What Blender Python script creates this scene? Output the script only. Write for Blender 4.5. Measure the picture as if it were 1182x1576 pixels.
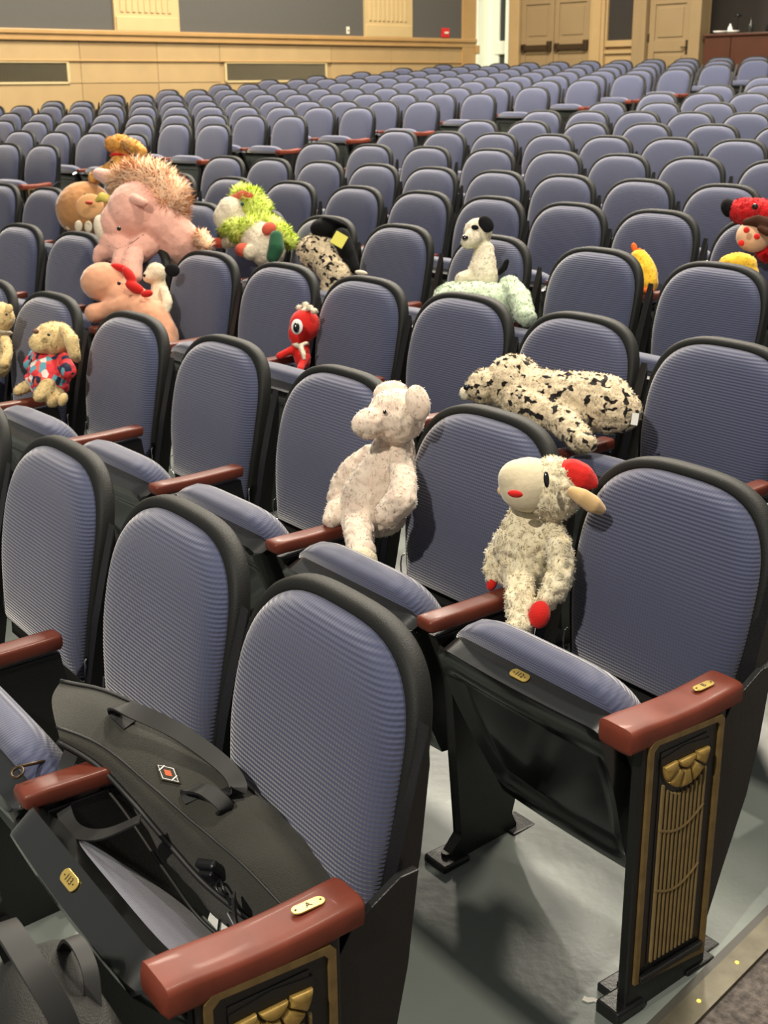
import bpy, bmesh, math, random
from mathutils import Vector, Matrix, noise
random.seed(7)
for o in list(bpy.data.objects): bpy.data.objects.remove(o)
sc = bpy.context.scene
COL = sc.collection

# ------------------------------------------------------------------ camera
FX = 1899.94
FW = Vector((-0.7637653528634215, 0.5559907323510017, -0.3279280276298597))
RT = Vector((0.5912136077033253, 0.8064572376129411, -0.009653702301332435))
UP = Vector((-0.2590925622858205, 0.2012486756267007, 0.9446533833775579))
cd = bpy.data.cameras.new('camera'); cam = bpy.data.objects.new('camera', cd); COL.objects.link(cam)
cd.sensor_fit = 'VERTICAL'; cd.sensor_height = 24.0; cd.lens = FX/1576*24.0
cd.clip_start = .05; cd.clip_end = 200
cam.matrix_world = Matrix(((RT.x, UP.x, -FW.x, 0), (RT.y, UP.y, -FW.y, 0), (RT.z, UP.z, -FW.z, 1.65443), (0, 0, 0, 1)))
sc.camera = cam
cd.dof.use_dof = True; cd.dof.focus_distance = 2.3; cd.dof.aperture_fstop = 7.0

# ------------------------------------------------------------------ world and lamps
w = bpy.data.worlds.new('hall air'); sc.world = w; w.use_nodes = True
bg = w.node_tree.nodes['Background']; bg.inputs[0].default_value = (.95, .93, .88, 1); bg.inputs[1].default_value = .2

def lamp(name, kind, loc, target, energy, size, color=(1, .93, .82), sy=None):
    ld = bpy.data.lights.new(name, kind); ld.energy = energy; ld.color = color
    if kind == 'AREA':
        ld.size = size
        if sy: ld.shape = 'RECTANGLE'; ld.size_y = sy
    elif kind == 'SPOT':
        ld.shadow_soft_size = size; ld.spot_size = math.radians(75); ld.spot_blend = .5
    else: ld.shadow_soft_size = size
    o = bpy.data.objects.new(name, ld); COL.objects.link(o); o.location = loc
    o.rotation_euler = (Vector(target)-Vector(loc)).to_track_quat('-Z', 'Y').to_euler()
    o['label'] = 'ceiling lamp above the seats'; o['category'] = 'lamp'
    return o
lamp('stage_spotlight', 'SPOT', (.3, -4.2, 6.9), (-3.4, 2.2, .6), 1550, .07, (1, .92, .79))
lamp('house_spotlight', 'SPOT', (-8.5, 6.8, 6.6), (-2.6, 2.2, .5), 350, .1, (1, .92, .8))
for i, (x, y, z, e) in enumerate([(-1.3, 2.9, 7.4, 230), (-8, 5.6, 7.8, 360), (-12.5, 5.5, 8, 720), (-9, 10.5, 8, 760), (-14.5, 11.0, 8, 640), (-3.5, 7.5, 8, 460)]):
    lamp('house_light', 'AREA', (x, y, z), (x, y, 0), e, .55 if i == 0 else 1.1, (1, .90, .745))

# ------------------------------------------------------------------ exposure
vs = sc.view_settings
vs.view_transform = 'Standard'; vs.look = 'None'; vs.gamma = 1; vs.use_curve_mapping = False; vs.exposure = 0.5

# ------------------------------------------------------------------ materials
def s2l(c):
    return tuple(((v/255+.055)/1.055)**2.4 if v/255 > .04045 else v/255/12.92 for v in c)
MATS = {}
def mat(name, col, rough=.6, metal=0, spec=.5, var=0, vscale=8, bump=0, bscale=60, sheen=0, coat=0, col2=None, emit=0):
    m = bpy.data.materials.new(name); m.use_nodes = True; nt = m.node_tree; N = nt.nodes; L = nt.links
    b = N['Principled BSDF']; c = (*s2l(col), 1)
    b.inputs['Base Color'].default_value = c; b.inputs['Roughness'].default_value = rough
    b.inputs['Metallic'].default_value = metal; b.inputs['Specular IOR Level'].default_value = spec
    if sheen:
        b.inputs['Sheen Weight'].default_value = sheen; b.inputs['Sheen Roughness'].default_value = .45
    if coat: b.inputs['Coat Weight'].default_value = coat; b.inputs['Coat Roughness'].default_value = .08
    tc = N.new('ShaderNodeTexCoord')
    if var or col2:
        n = N.new('ShaderNodeTexNoise'); n.inputs['Scale'].default_value = vscale; n.inputs['Detail'].default_value = 4
        L.new(tc.outputs['Object'], n.inputs['Vector'])
        r = N.new('ShaderNodeValToRGB'); r.color_ramp.elements[0].position = .3; r.color_ramp.elements[1].position = .7
        k = 1-var
        c2 = (*s2l(col2), 1) if col2 else tuple(v*k for v in c[:3])+(1,)
        r.color_ramp.elements[0].color = c2; r.color_ramp.elements[1].color = c
        L.new(n.outputs['Fac'], r.inputs['Fac']); L.new(r.outputs['Color'], b.inputs['Base Color'])
    if bump:
        n2 = N.new('ShaderNodeTexNoise'); n2.inputs['Scale'].default_value = bscale; n2.inputs['Detail'].default_value = 3
        L.new(tc.outputs['Object'], n2.inputs['Vector'])
        bp = N.new('ShaderNodeBump'); bp.inputs['Strength'].default_value = bump; bp.inputs['Distance'].default_value = .01
        L.new(n2.outputs['Fac'], bp.inputs['Height']); L.new(bp.outputs['Normal'], b.inputs['Normal'])
    if emit: b.inputs['Emission Color'].default_value = c; b.inputs['Emission Strength'].default_value = emit
    MATS[name] = m; return m

def fabric(name, horizontal_axis):
    """ribbed blue upholstery: fine weave ribs across the height, small waffle across the width"""
    m = mat(name, (80, 83, 102), .85, spec=.25, sheen=.8)
    nt = m.node_tree; N = nt.nodes; L = nt.links; b = N['Principled BSDF']
    b.inputs['Sheen Tint'].default_value = (1, .97, .93, 1)
    tc = N.new('ShaderNodeTexCoord'); sep = N.new('ShaderNodeSeparateXYZ'); L.new(tc.outputs['Object'], sep.inputs[0])
    def wave(sock, k):
        mu = N.new('ShaderNodeMath'); mu.operation = 'MULTIPLY'; mu.inputs[1].default_value = k; L.new(sock, mu.inputs[0])
        si = N.new('ShaderNodeMath'); si.operation = 'SINE'; L.new(mu.outputs[0], si.inputs[0]); return si.outputs[0]
    a = wave(sep.outputs[horizontal_axis], 2*math.pi/.0076); c = wave(sep.outputs['X'], 2*math.pi/.0066)
    ad = N.new('ShaderNodeMath'); ad.operation = 'MULTIPLY_ADD'; ad.inputs[1].default_value = .2; L.new(c, ad.inputs[0]); L.new(a, ad.inputs[2])
    bp = N.new('ShaderNodeBump'); bp.inputs['Strength'].default_value = .8; bp.inputs['Distance'].default_value = .0007
    L.new(ad.outputs[0], bp.inputs['Height']); L.new(bp.outputs['Normal'], b.inputs['Normal'])
    mr = N.new('ShaderNodeMapRange'); mr.inputs[1].default_value = -1.3; mr.inputs[2].default_value = 1.3
    L.new(ad.outputs[0], mr.inputs[0])
    mx = N.new('ShaderNodeMix'); mx.data_type = 'RGBA'
    mx.inputs[6].default_value = (*s2l((65, 70, 95)), 1); mx.inputs[7].default_value = (*s2l((75, 80, 105)), 1)
    L.new(mr.outputs[0], mx.inputs[0]); L.new(mx.outputs[2], b.inputs['Base Color'])
fabric('blue_back_fabric', 'Z'); fabric('blue_seat_fabric', 'Y')
mat('black_shell', (24, 25, 23), .6, spec=.3, bump=.15, bscale=400)
mat('black_gloss', (15, 17, 16), .2, spec=.8, coat=.6, bump=.03, bscale=30)
mat('black_iron', (20, 20, 20), .38, bump=.1, bscale=200)
mat('mahogany', (106, 50, 36), .42, spec=.35, coat=.04, var=.25, vscale=14)
mat('worn_mahogany', (120, 56, 40), .5, spec=.3, coat=.02, var=.22, vscale=22)
mat('brass', (214, 186, 104), .35, metal=.6, var=.15, vscale=40)
mat('antique_gold', (178, 146, 76), .38, metal=.35, var=.35, vscale=60)
mat('grille_gold', (150, 128, 84), .5, metal=.2, var=.2, vscale=60)
mat('dull_gold', (134, 110, 66), .45, metal=.25, var=.3, vscale=40)
mat('chrome', (215, 215, 210), .15, metal=1)
mat('plate_ink', (40, 34, 18), .6)
def floor_paint():
    m = mat('grey_floor_paint', (116, 123, 118), .36, spec=.45, var=.14, vscale=3, bump=.07, bscale=45)
    nt = m.node_tree; N = nt.nodes; L = nt.links; b = N['Principled BSDF']
    src = b.inputs['Base Color'].links[0].from_socket
    tc = N.new('ShaderNodeTexCoord'); v = N.new('ShaderNodeTexNoise'); v.inputs['Scale'].default_value = 9; v.inputs['Detail'].default_value = 8; v.inputs['Roughness'].default_value = .75
    L.new(tc.outputs['Object'], v.inputs['Vector'])
    r = N.new('ShaderNodeValToRGB'); r.color_ramp.elements[0].position = .64; r.color_ramp.elements[1].position = .70
    L.new(v.outputs['Fac'], r.inputs[0])
    mx = N.new('ShaderNodeMix'); mx.data_type = 'RGBA'; mx.inputs[7].default_value = (*s2l((158, 158, 142)), 1)
    mm = N.new('ShaderNodeMath'); mm.operation = 'MULTIPLY'; mm.inputs[1].default_value = .45
    L.new(r.outputs[0], mm.inputs[0]); L.new(mm.outputs[0], mx.inputs[0]); L.new(src, mx.inputs[6]); L.new(mx.outputs[2], b.inputs['Base Color'])
floor_paint()
mat('aisle_carpet', (62, 56, 52), .95, col2=(112, 104, 98), vscale=70, bump=.6, bscale=300)
mat('dark_carpet', (34, 33, 34), .95, var=.3, vscale=50, bump=.4, bscale=200)
mat('nosing_metal', (98, 93, 78), .4, metal=.6, var=.3, vscale=30)
mat('nosing_dark', (52, 50, 42), .5)
mat('aisle_led', (255, 200, 60), .4, emit=2.2)
mat('floor_chip', (214, 210, 200), .7)
mat('oak_panel', (170, 143, 100), .45, var=.1, vscale=2.2, bump=.05, bscale=20)
mat('oak_panel_light', (175, 149, 106), .45, var=.1, vscale=3)
mat('oak_ledge', (176, 140, 90), .4, var=.12, vscale=3)
mat('cream_pilaster', (192, 168, 120), .55, var=.06, vscale=4)
mat('grey_panel', (82, 80, 75), .8, var=.05, vscale=20, bump=.2, bscale=120)
mat('vent_frame', (196, 176, 130), .5)
mat('vent_dark', (24, 23, 20), .7)
mat('vent_wire', (122, 112, 82), .5, metal=.3)
mat('door_beige', (140, 119, 86), .45, var=.06, vscale=3)
mat('white_paint', (226, 232, 214), .4)
mat('dark_glass', (52, 62, 62), .1, spec=.7)
mat('hall_glass', (50, 47, 44), .18, spec=.6)
mat('counter_brown', (76, 42, 28), .4, var=.2, vscale=4)
mat('dark_bronze', (70, 56, 40), .4, metal=.5)
mat('alarm_red', (196, 38, 42), .35)
mat('switch_white', (220, 212, 190), .5)
mat('wall_dark', (66, 60, 54), .8)
mat('bottle_glass', (40, 44, 40), .12, spec=.8)
mat('paper_white', (226, 224, 214), .7)
# cloths and furs
mat('pig_fur', (238, 224, 204), .95, spec=.15, sheen=.5, col2=(226, 203, 184), vscale=26)
mat('lamb_fur', (238, 228, 198), .95, spec=.15, sheen=.5, col2=(224, 210, 174), vscale=50)
mat('smooth_cream', (216, 204, 172), .9, spec=.15, sheen=.4, bump=.1, bscale=200)
mat('smooth_tan', (206, 172, 122), .9, spec=.15, sheen=.4)
mat('smooth_skin', (226, 186, 152), .85, spec=.2, sheen=.2)
mat('felt_red', (206, 36, 30), .8, spec=.2, sheen=.2, bump=.2, bscale=300)
mat('red_pile', (196, 30, 34), .95, spec=.1, sheen=.2, bump=.5, bscale=120)
mat('bead_black', (10, 10, 12), .15, spec=.8)
mat('black_pile', (16, 16, 18), .9, spec=.2)
mat('tag_red', (188, 62, 40), .6)
mat('tag_white', (226, 226, 220), .6)
mat('white_pile', (222, 212, 188), .95, spec=.1, sheen=.3, bump=.4, bscale=120)
mat('cream_pile', (228, 214, 184), .95, spec=.1, sheen=.3, bump=.4, bscale=140)
mat('mint_pile', (196, 212, 184), .95, spec=.1, sheen=.4, bump=.4, bscale=90)
mat('tan_pile', (232, 208, 152), .95, spec=.1, sheen=.3, col2=(214, 184, 128), vscale=30, bump=.3, bscale=150)
mat('peach_smooth', (224, 164, 130), .9, spec=.15, sheen=.5, bump=.1, bscale=150)
mat('pink_smooth', (230, 176, 158), .9, spec=.15, sheen=.5, bump=.2, bscale=80)
mat('mane_orange', (252, 222, 190), .9, spec=.1, col2=(240, 182, 138), vscale=30)
mat('mane_green', (238, 250, 140), .9, spec=.1, col2=(220, 240, 100), vscale=25)
mat('horn_yellow', (226, 206, 96), .6)
mat('golden_pile', (232, 176, 92), .95, spec=.1, sheen=.3, col2=(206, 140, 60), vscale=30, bump=.4, bscale=120)
mat('round_brown', (178, 128, 82), .9, spec=.1, sheen=.4)
mat('round_tan', (206, 156, 106), .9, spec=.1, sheen=.3)
mat('hoof_red', (206, 92, 72), .9, spec=.1, sheen=.3, bump=.3, bscale=120)
mat('green_dark', (40, 84, 60), .9, spec=.1, sheen=.2)
mat('card_yellow', (226, 218, 92), .6)
mat('brown_pile', (66, 42, 32), .95, spec=.1)
mat('chick_yellow', (240, 192, 60), .9, spec=.1, sheen=.3, bump=.3, bscale=120)
mat('orange_felt', (232, 110, 50), .85, spec=.1)
mat('nose_brown', (120, 84, 66), .7)
def spots(name, base, dark, scale, thr):
    m = mat(name, base, .95, spec=.1, sheen=.25, bump=.4, bscale=120)
    nt = m.node_tree; N = nt.nodes; L = nt.links; b = N['Principled BSDF']
    tc = N.new('ShaderNodeTexCoord'); ns = N.new('ShaderNodeTexNoise'); ns.inputs['Scale'].default_value = scale; ns.inputs['Detail'].default_value = 1.5
    mp = N.new('ShaderNodeMapping'); mp.inputs['Scale'].default_value = (.75, 1.0, 1.0); L.new(tc.outputs['Object'], mp.inputs[0]); L.new(mp.outputs[0], ns.inputs['Vector'])
    r = N.new('ShaderNodeValToRGB'); r.color_ramp.elements[0].position = thr; r.color_ramp.elements[1].position = thr+.03
    r.color_ramp.elements[0].color = (*s2l(base), 1); r.color_ramp.elements[1].color = (*s2l(dark), 1)
    L.new(ns.outputs['Fac'], r.inputs[0]); L.new(r.outputs[0], b.inputs['Base Color'])
spots('leopard_fur', (222, 204, 172), (40, 36, 34), 46, .56)
def flowers():
    m = mat('flower_cloth', (214, 60, 66), .85); nt = m.node_tree; N = nt.nodes; L = nt.links; b = N['Principled BSDF']
    tc = N.new('ShaderNodeTexCoord'); v = N.new('ShaderNodeTexVoronoi'); v.inputs['Scale'].default_value = 48; L.new(tc.outputs['Object'], v.inputs['Vector'])
    s = N.new('ShaderNodeSeparateXYZ'); L.new(v.outputs['Color'], s.inputs[0])
    r = N.new('ShaderNodeValToRGB'); r.color_ramp.interpolation = 'CONSTANT'; e = r.color_ramp.elements
    e[0].color = (*s2l((218, 54, 62)), 1); e[1].position = .42; e[1].color = (*s2l((34, 40, 66)), 1)
    for p_, c in ((.62, (96, 160, 176)), (.8, (232, 96, 84)), (.93, (225, 220, 210))):
        q = e.new(p_); q.color = (*s2l(c), 1)
    L.new(s.outputs[0], r.inputs[0]); L.new(r.outputs[0], b.inputs['Base Color'])
flowers()
mat('bag_canvas', (58, 57, 50), .8, var=.18, vscale=9, bump=.5, bscale=600, sheen=.1)
mat('bag_inside', (20, 20, 21), .7, var=.2, vscale=9, bump=.3, bscale=200)
mat('bag_strap', (30, 30, 29), .55)
mat('bag_plastic', (20, 21, 22), .3)
mat('zip_teeth', (52, 51, 48), .5, metal=.4)
mat('emblem_orange', (206, 92, 44), .5)
mat('backpack_cloth', (38, 38, 34), .7, var=.2, vscale=8, bump=.4, bscale=400)

# ------------------------------------------------------------------ helpers
def mesh_of(bm, name, m, smooth=True, sharp=None):
    me = bpy.data.meshes.new(name); bmesh.ops.recalc_face_normals(bm, faces=bm.faces); bm.to_mesh(me); bm.free()
    if smooth:
        for p_ in me.polygons: p_.use_smooth = True
        if sharp is not None:
            me.set_sharp_from_angle(angle=math.radians(sharp))
    me.materials.append(MATS[m] if isinstance(m, str) else m)
    return me
def put(name, me, parent=None, loc=(0, 0, 0), rot=(0, 0, 0)):
    o = bpy.data.objects.new(name, me); COL.objects.link(o); o.parent = parent; o.location = loc; o.rotation_euler = rot
    return o
def thing(name, label, cat, loc=(0, 0, 0), rz=0, group=None):
    o = bpy.data.objects.new(name, None); COL.objects.link(o); o.location = loc; o.rotation_euler = (0, 0, rz)
    o.empty_display_size = .1; o['label'] = label; o['category'] = cat
    if group: o['group'] = group
    return o
def bx(bm, x0, x1, y0, y1, z0, z1, bev=0, M=None, seg=2):
    r = bmesh.ops.create_cube(bm, size=1); vs_ = r['verts']
    for v in vs_: v.co = Vector(((x0+x1)/2+v.co.x*(x1-x0), (y0+y1)/2+v.co.y*(y1-y0), (z0+z1)/2+v.co.z*(z1-z0)))
    if bev:
        es = list({e for v in vs_ for e in v.link_edges})
        r2 = bmesh.ops.bevel(bm, geom=es, offset=bev, segments=seg, affect='EDGES', profile=.5)
        vs_ = list({v for f in r2['faces'] for v in f.verts} | {v for v in vs_ if v.is_valid})
    if M: bmesh.ops.transform(bm, matrix=M, verts=vs_)
    return vs_
def tube(bm, pts, rad, n=8, cap=True, flat=1.0):
    pts = [Vector(p_) for p_ in pts]; rings = []; prev = None
    for i, p_ in enumerate(pts):
        t = (pts[min(i+1, len(pts)-1)]-pts[max(i-1, 0)]).normalized()
        if prev is None:
            a = Vector((0, 0, 1)) if abs(t.z) < .9 else Vector((1, 0, 0)); u = t.cross(a).normalized()
        else: u = (prev-t*prev.dot(t)).normalized()
        prev = u; v = t.cross(u); r = rad[i] if isinstance(rad, (list, tuple)) else rad
        rings.append([bm.verts.new(p_+r*(math.cos(2*math.pi*k/n)*u+flat*math.sin(2*math.pi*k/n)*v)) for k in range(n)])
    for a, b in zip(rings, rings[1:]):
        for k in range(n): bm.faces.new((a[k], a[(k+1) % n], b[(k+1) % n], b[k]))
    if cap:
        bm.faces.new(rings[0][::-1]); bm.faces.new(rings[-1])
def loops(bm, L, cap_first=False, cap_last=True):
    R_ = [[bm.verts.new(p_) for p_ in l] for l in L]; n = len(R_[0])
    for a, b in zip(R_, R_[1:]):
        for k in range(n): bm.faces.new((a[k], a[(k+1) % n], b[(k+1) % n], b[k]))
    if cap_first: bm.faces.new(R_[0][::-1])
    if cap_last:
        c = bm.verts.new(sum((v.co for v in R_[-1]), Vector())/n)
        for k in range(n): bm.faces.new((R_[-1][k], R_[-1][(k+1) % n], c))
def prism(bm, poly, axis, a0, a1, bev=0):
    """extrude a 2D polygon along an axis: 'x' takes (y,z) points, 'y' takes (x,z), 'z' takes (x,y)"""
    def P(q, t): return {'x': (t, q[0], q[1]), 'y': (q[0], t, q[1]), 'z': (q[0], q[1], t)}[axis]
    A = [bm.verts.new(P(q, a0)) for q in poly]; B = [bm.verts.new(P(q, a1)) for q in poly]; n = len(poly)
    fs = [bm.faces.new(A[::-1]), bm.faces.new(B)]+[bm.faces.new((A[k], A[(k+1) % n], B[(k+1) % n], B[k])) for k in range(n)]
    if bev:
        bmesh.ops.bevel(bm, geom=list({e for f in fs for e in f.edges}), offset=bev, segments=2, affect='EDGES', profile=.5)
def text_mesh(txt, size, depth, m):
    cu = bpy.data.curves.new('lettering', 'FONT'); cu.body = txt; cu.size = size; cu.extrude = depth; cu.align_x = 'CENTER'; cu.align_y = 'CENTER'
    o = bpy.data.objects.new('lettering', cu); COL.objects.link(o); dg = bpy.context.evaluated_depsgraph_get()
    me = bpy.data.meshes.new_from_object(o.evaluated_get(dg)); bpy.data.objects.remove(o); me.materials.clear(); me.materials.append(MATS[m]); return me

# ------------------------------------------------------------------ row geometry (arcs on a raked floor)
X0, Y0, PR, SL, CU, XC, QD = -1.43, .8897, .8778, .0523, .029, -.0298, .00149
def arc(row, s):
    yr = (row-1)*PR; R_ = 1/CU+yr; th = (s-XC)/R_
    return Vector((X0+XC+R_*math.sin(th), Y0-1/CU+R_*math.cos(th), yr*SL+QD*yr*abs(yr))), th

# ------------------------------------------------------------------ floor, aisles
def struct(name, bm, m, smooth=False):
    o = put(name, mesh_of(bm, name, m, smooth)); o['kind'] = 'structure'; return o
def arc_sheet(rows, ss, dz=0):
    bm = bmesh.new(); g = [[bm.verts.new(arc(r, s)[0]+Vector((0, 0, dz))) for s in ss] for r in rows]
    for i in range(len(rows)-1):
        for j in range(len(ss)-1): bm.faces.new((g[i][j], g[i][j+1], g[i+1][j+1], g[i+1][j]))
    return bm
rows_ = [-1.5+.5*i for i in range(47)]
struct('floor', arc_sheet(rows_, [-20+.5*i for i in range(46)]), 'grey_floor_paint', True)
struct('floor', arc_sheet(rows_, [-9.15+.41*i for i in range(5)], .005), 'dark_carpet', True)
NA = Vector((-1.2535, 1.876, 0)); ND = Vector((.152, -.988, 0)).normalized(); NS = Vector((-ND.y, ND.x, 0))
def fz(x, y):   # floor height by distance from the arc centre
    cx, cy = X0+XC, Y0-1/CU; yr = math.hypot(x-cx, y-cy)-1/CU
    return yr*SL+QD*yr*abs(yr)
bm = bmesh.new(); g = []
for i in range(27):
    q = NA+ND*(3-.6*i); a = q+NS*.05
    g.append([bm.verts.new((a.x+dx, a.y, fz(a.x+dx, a.y)+.006)) for dx in (0, .8, 1.6, 2.6)])
for i in range(26):
    for j in range(3): bm.faces.new((g[i][j], g[i][j+1], g[i+1][j+1], g[i+1][j]))
struct('floor', bm, 'aisle_carpet', True)
def strip(off0, off1, h, m, name, parent=None):
    bm = bmesh.new(); L = []
    for i in range(21):
        q = NA+ND*(2.4-.3*i); a = q+NS*off0; b = q+NS*off1; za = fz(a.x, a.y); zb = fz(b.x, b.y)
        L.append([(a.x, a.y, za-.002), (a.x, a.y, za+h), (b.x, b.y, zb+h), (b.x, b.y, zb-.002)])
    loops(bm, L, True, True)
    o = put(name, mesh_of(bm, name, m, False), parent); return o
nose = strip(0, .02, .012, 'nosing_dark', 'trim_1'); nose['kind'] = 'structure'
strip(.018, .066, .016, 'nosing_metal', 'edge_strip', nose)
for t_ in (.2, .335, .47, .6, .74):
    q = NA+ND*t_+NS*.042; bm = bmesh.new(); bmesh.ops.create_uvsphere(bm, u_segments=10, v_segments=6, radius=.0042)
    bmesh.ops.scale(bm, vec=(1, 1, .5), verts=bm.verts)
    put('aisle_light', mesh_of(bm, 'aisle_light', 'aisle_led'), nose, (q.x, q.y, fz(q.x, q.y)+.0165))
bm = bmesh.new()   # paint chip on the floor by the end standard
prism(bm, [(-.016, -.006), (-.004, -.009), (.006, -.003), (.014, -.005), (.016, .003), (.004, .007), (-.008, .003), (-.014, .006)], 'z', 0, .0015)
o = put('floor_scrap', mesh_of(bm, 'floor_scrap', 'floor_chip', False), None, (-1.30, 1.415, fz(-1.30, 1.415)+.0005), (0, 0, .6))
o['label'] = 'tiny white scrap on the grey floor beside the end panel'; o['category'] = 'scrap'

# ------------------------------------------------------------------ side wall (left)
PH = .13362
WA = Vector((-17.4, 6.4, 0)); D1 = Vector((-math.sin(PH), math.cos(PH), 0)); N1 = Vector((math.cos(PH), math.sin(PH), 0))
M1 = Matrix(((D1.x, N1.x, 0, WA.x), (D1.y, N1.y, 0, WA.y), (0, 0, 1, 0), (0, 0, 0, 1)))   # local x along the wall, y into the room
WC = Vector((-18.6642, 15.8044, 0)); D2 = N1.copy(); N2 = -D1
M2 = Matrix(((D2.x, N2.x, 0, WC.x), (D2.y, N2.y, 0, WC.y), (0, 0, 1, 0), (0, 0, 0, 1)))
def wp(M, name, boxes, m, parent=None, bev=0):
    bm = bmesh.new()
    for b in boxes: bx(bm, *b, bev=bev)
    o = put(name, mesh_of(bm, name, m, False), parent)
    if parent is None: o.matrix_world = M; o['kind'] = 'structure'
    return o
wl = wp(M1, 'wall_left', [(-6, 9.52, -.25, -.02, -.2, 7)], 'oak_panel')
# boards of the dado, each its own panel
xs = [-6, -4.2, -2.3, -.45, 1.15, 2.45, 3.6, 5.9, 7.3, 8.5, 9.45]
for a, b in zip(xs, xs[1:]):
    k = 'oak_panel' if int(a*10) % 2 else 'oak_panel_light'
    wp(M1, 'panel', [(a+.004, b-.004, -.02, .0, 2.008, 2.255)], k, wl, .003)
    wp(M1, 'panel', [(a+.004, b-.004, -.02, -.006, .3, 1.69)], k, wl, .003)
    if a not in (3.6,) : wp(M1, 'panel', [(a+.004, b-.004, -.02, -.004, 1.70, 1.996)], 'oak_panel_light', wl, .003)
ledge = wp(M1, 'trim_2', [(-6, 9.47, -.1, .07, 2.345, 2.41)], 'oak_ledge', None, .012)
wp(M1, 'moulding', [(-6, 9.47, -.1, .045, 2.262, 2.35)], 'oak_ledge', ledge, .01)
wp(M1, 'moulding', [(-6, 9.47, -.1, .02, 1.992, 2.012)], 'oak_ledge', ledge, .004)
for a, b in [(-6, -2.6), (-1.5, 1.74), (2.86, 6.64), (7.78, 9.1)]:
    wp(M1, 'grey_panel', [(a, b, -.02, .004, 2.41, 6.4)], 'grey_panel', wl)
for c0, c1 in ((1.74, 2.86), (6.64, 7.78), (-2.6, -1.5)):
    pl = wp(M1, 'pilaster', [(c0, c1, -.02, .04, 2.41, 6.4)], 'cream_pilaster', wl)
    n = 9; st = (c1-c0-.2)/n
    wp(M1, 'reeding', [(c0+.1+st*i, c0+.1+st*(i+.55), .035, .055, 2.66, 6.3) for i in range(n)], 'cream_pilaster', pl, .006)
    wp(M1, 'plinth_block', [(c0+.02, c1-.02, .035, .06, 2.41, 2.6)], 'cream_pilaster', pl, .006)
wp(M1, 'door_casing', [(9.08, 9.5, -.05, .04, 0, 6.4)], 'oak_ledge', wl, .006)
for c0, c1 in ((-1.2, .92), (3.72, 5.76)):
    v = thing('wall_vent', 'dark mesh air grille in the left wall, '+('nearer one cut by the picture edge' if c0 < 0 else 'farther one above the middle rows'), 'vent')
    v.matrix_world = M1 @ Matrix.Translation((c0, 0, 1.72))
    W_ = c1-c0; H_ = .25
    bm = bmesh.new(); bx(bm, 0, W_, -.019, -.004, 0, H_); put('backing', mesh_of(bm, 'backing', 'vent_dark', False), v)
    bm = bmesh.new()
    for b in ((-.04, W_+.04, -.02, .012, H_, H_+.03), (-.04, W_+.04, -.02, .012, -.03, 0), (-.04, 0, -.02, .012, -.03, H_+.03), (W_, W_+.04, -.02, .012, -.03, H_+.03)): bx(bm, *b, bev=.003)
    put('frame', mesh_of(bm, 'frame', 'vent_frame', False), v)
    bm = bmesh.new(); k = -H_
    while k < W_:
        for sgn in (1, -1):
            x0, x1 = (k, k+H_); z0, z1 = (0, H_) if sgn > 0 else (H_, 0)
            ca = max(x0, 0); cb = min(x1, W_)
            if cb-ca > .01:
                za = z0+(z1-z0)*(ca-x0)/H_; zb = z0+(z1-z0)*(cb-x0)/H_
                tube(bm, [(ca, 0, za), (cb, 0, zb)], .0026, 4, False)
        k += .04
    o = put('wire_mesh', mesh_of(bm, 'wire_mesh', 'vent_wire', False), v); o['kind'] = 'stuff'
def wall_thing(M, name, label, cat, x, y, z):
    v = thing(name, label, cat); v.matrix_world = M @ Matrix.Translation((x, y, z)); return v
v = wall_thing(M1, 'fire_alarm', 'small red fire alarm box on the grey wall panel near the corner', 'fire alarm', 8.63, .004, 2.5)
bm = bmesh.new(); bx(bm, -.09, .09, 0, .05, -.08, .08, .012); put('housing', mesh_of(bm, 'housing', 'alarm_red', False), v)
bm = bmesh.new(); bx(bm, -.05, .05, .048, .062, -.015, .02, .005); put('pull_handle', mesh_of(bm, 'pull_handle', 'switch_white', False), v)
v = wall_thing(M1, 'light_switch', 'small pale switch plate on the grey wall panel', 'switch', 6.28, .004, 2.5)
bm = bmesh.new(); bx(bm, -.035, .035, 0, .008, -.055, .055, .004); put('plate', mesh_of(bm, 'plate', 'switch_white', False), v)
bm = bmesh.new(); bx(bm, -.01, .01, .006, .02, -.012, .012, .002); put('toggle', mesh_of(bm, 'toggle', 'dark_bronze', False), v)

# ------------------------------------------------------------------ rear wall
wr = wp(M2, 'wall_back', [(-.6, .02, -.25, 0, -.1, 7), (.74, 4.78, -.25, -.1, -.1, 7), (.02, .74, -.9, -.8, -.1, 7), (.02, 9.5, -.25, -.1, 4.2, 7), (1.5, 12, -1.9, -1.8, 0, 7)], 'oak_panel')
wp(M2, 'grey_panel', [(1.6, 12, -1.8, -1.78, 1.2, 6.5)], 'wall_dark', wr)
win = wp(M2, 'window_1', [(.0, .08, -.3, .05, 1.2, 4.2), (.25, .37, -.28, -.2, 1.2, 4.2), (.72, .79, -.28, .03, 1.2, 4.2), (.3, .76, -.28, -.18, 2.14, 2.37), (.3, .74, -.28, -.2, 1.3, 1.45), (.3, .74, -.28, -.2, 4.0, 4.2)], 'white_paint', None, .008)
wp(M2, 'pane', [(.36, .73, -.25, -.24, 2.36, 4.1)], 'dark_glass', win)
wp(M2, 'pane', [(.36, .73, -.25, -.24, 1.4, 2.15)], 'dark_glass', win)
wp(M2, 'jamb', [(.07, .26, -.3, -.24, 1.25, 4.2)], 'white_paint', win)
wp(M2, 'hinge', [(.0, .03, .04, .07, 2.5, 2.6), (.0, .03, .04, .07, 2.36, 2.42)], 'dark_bronze', win)
wp(M2, 'sill_block', [(-.02, .09, .0, .07, 2.16, 2.3)], 'oak_ledge', win, .005)
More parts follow.
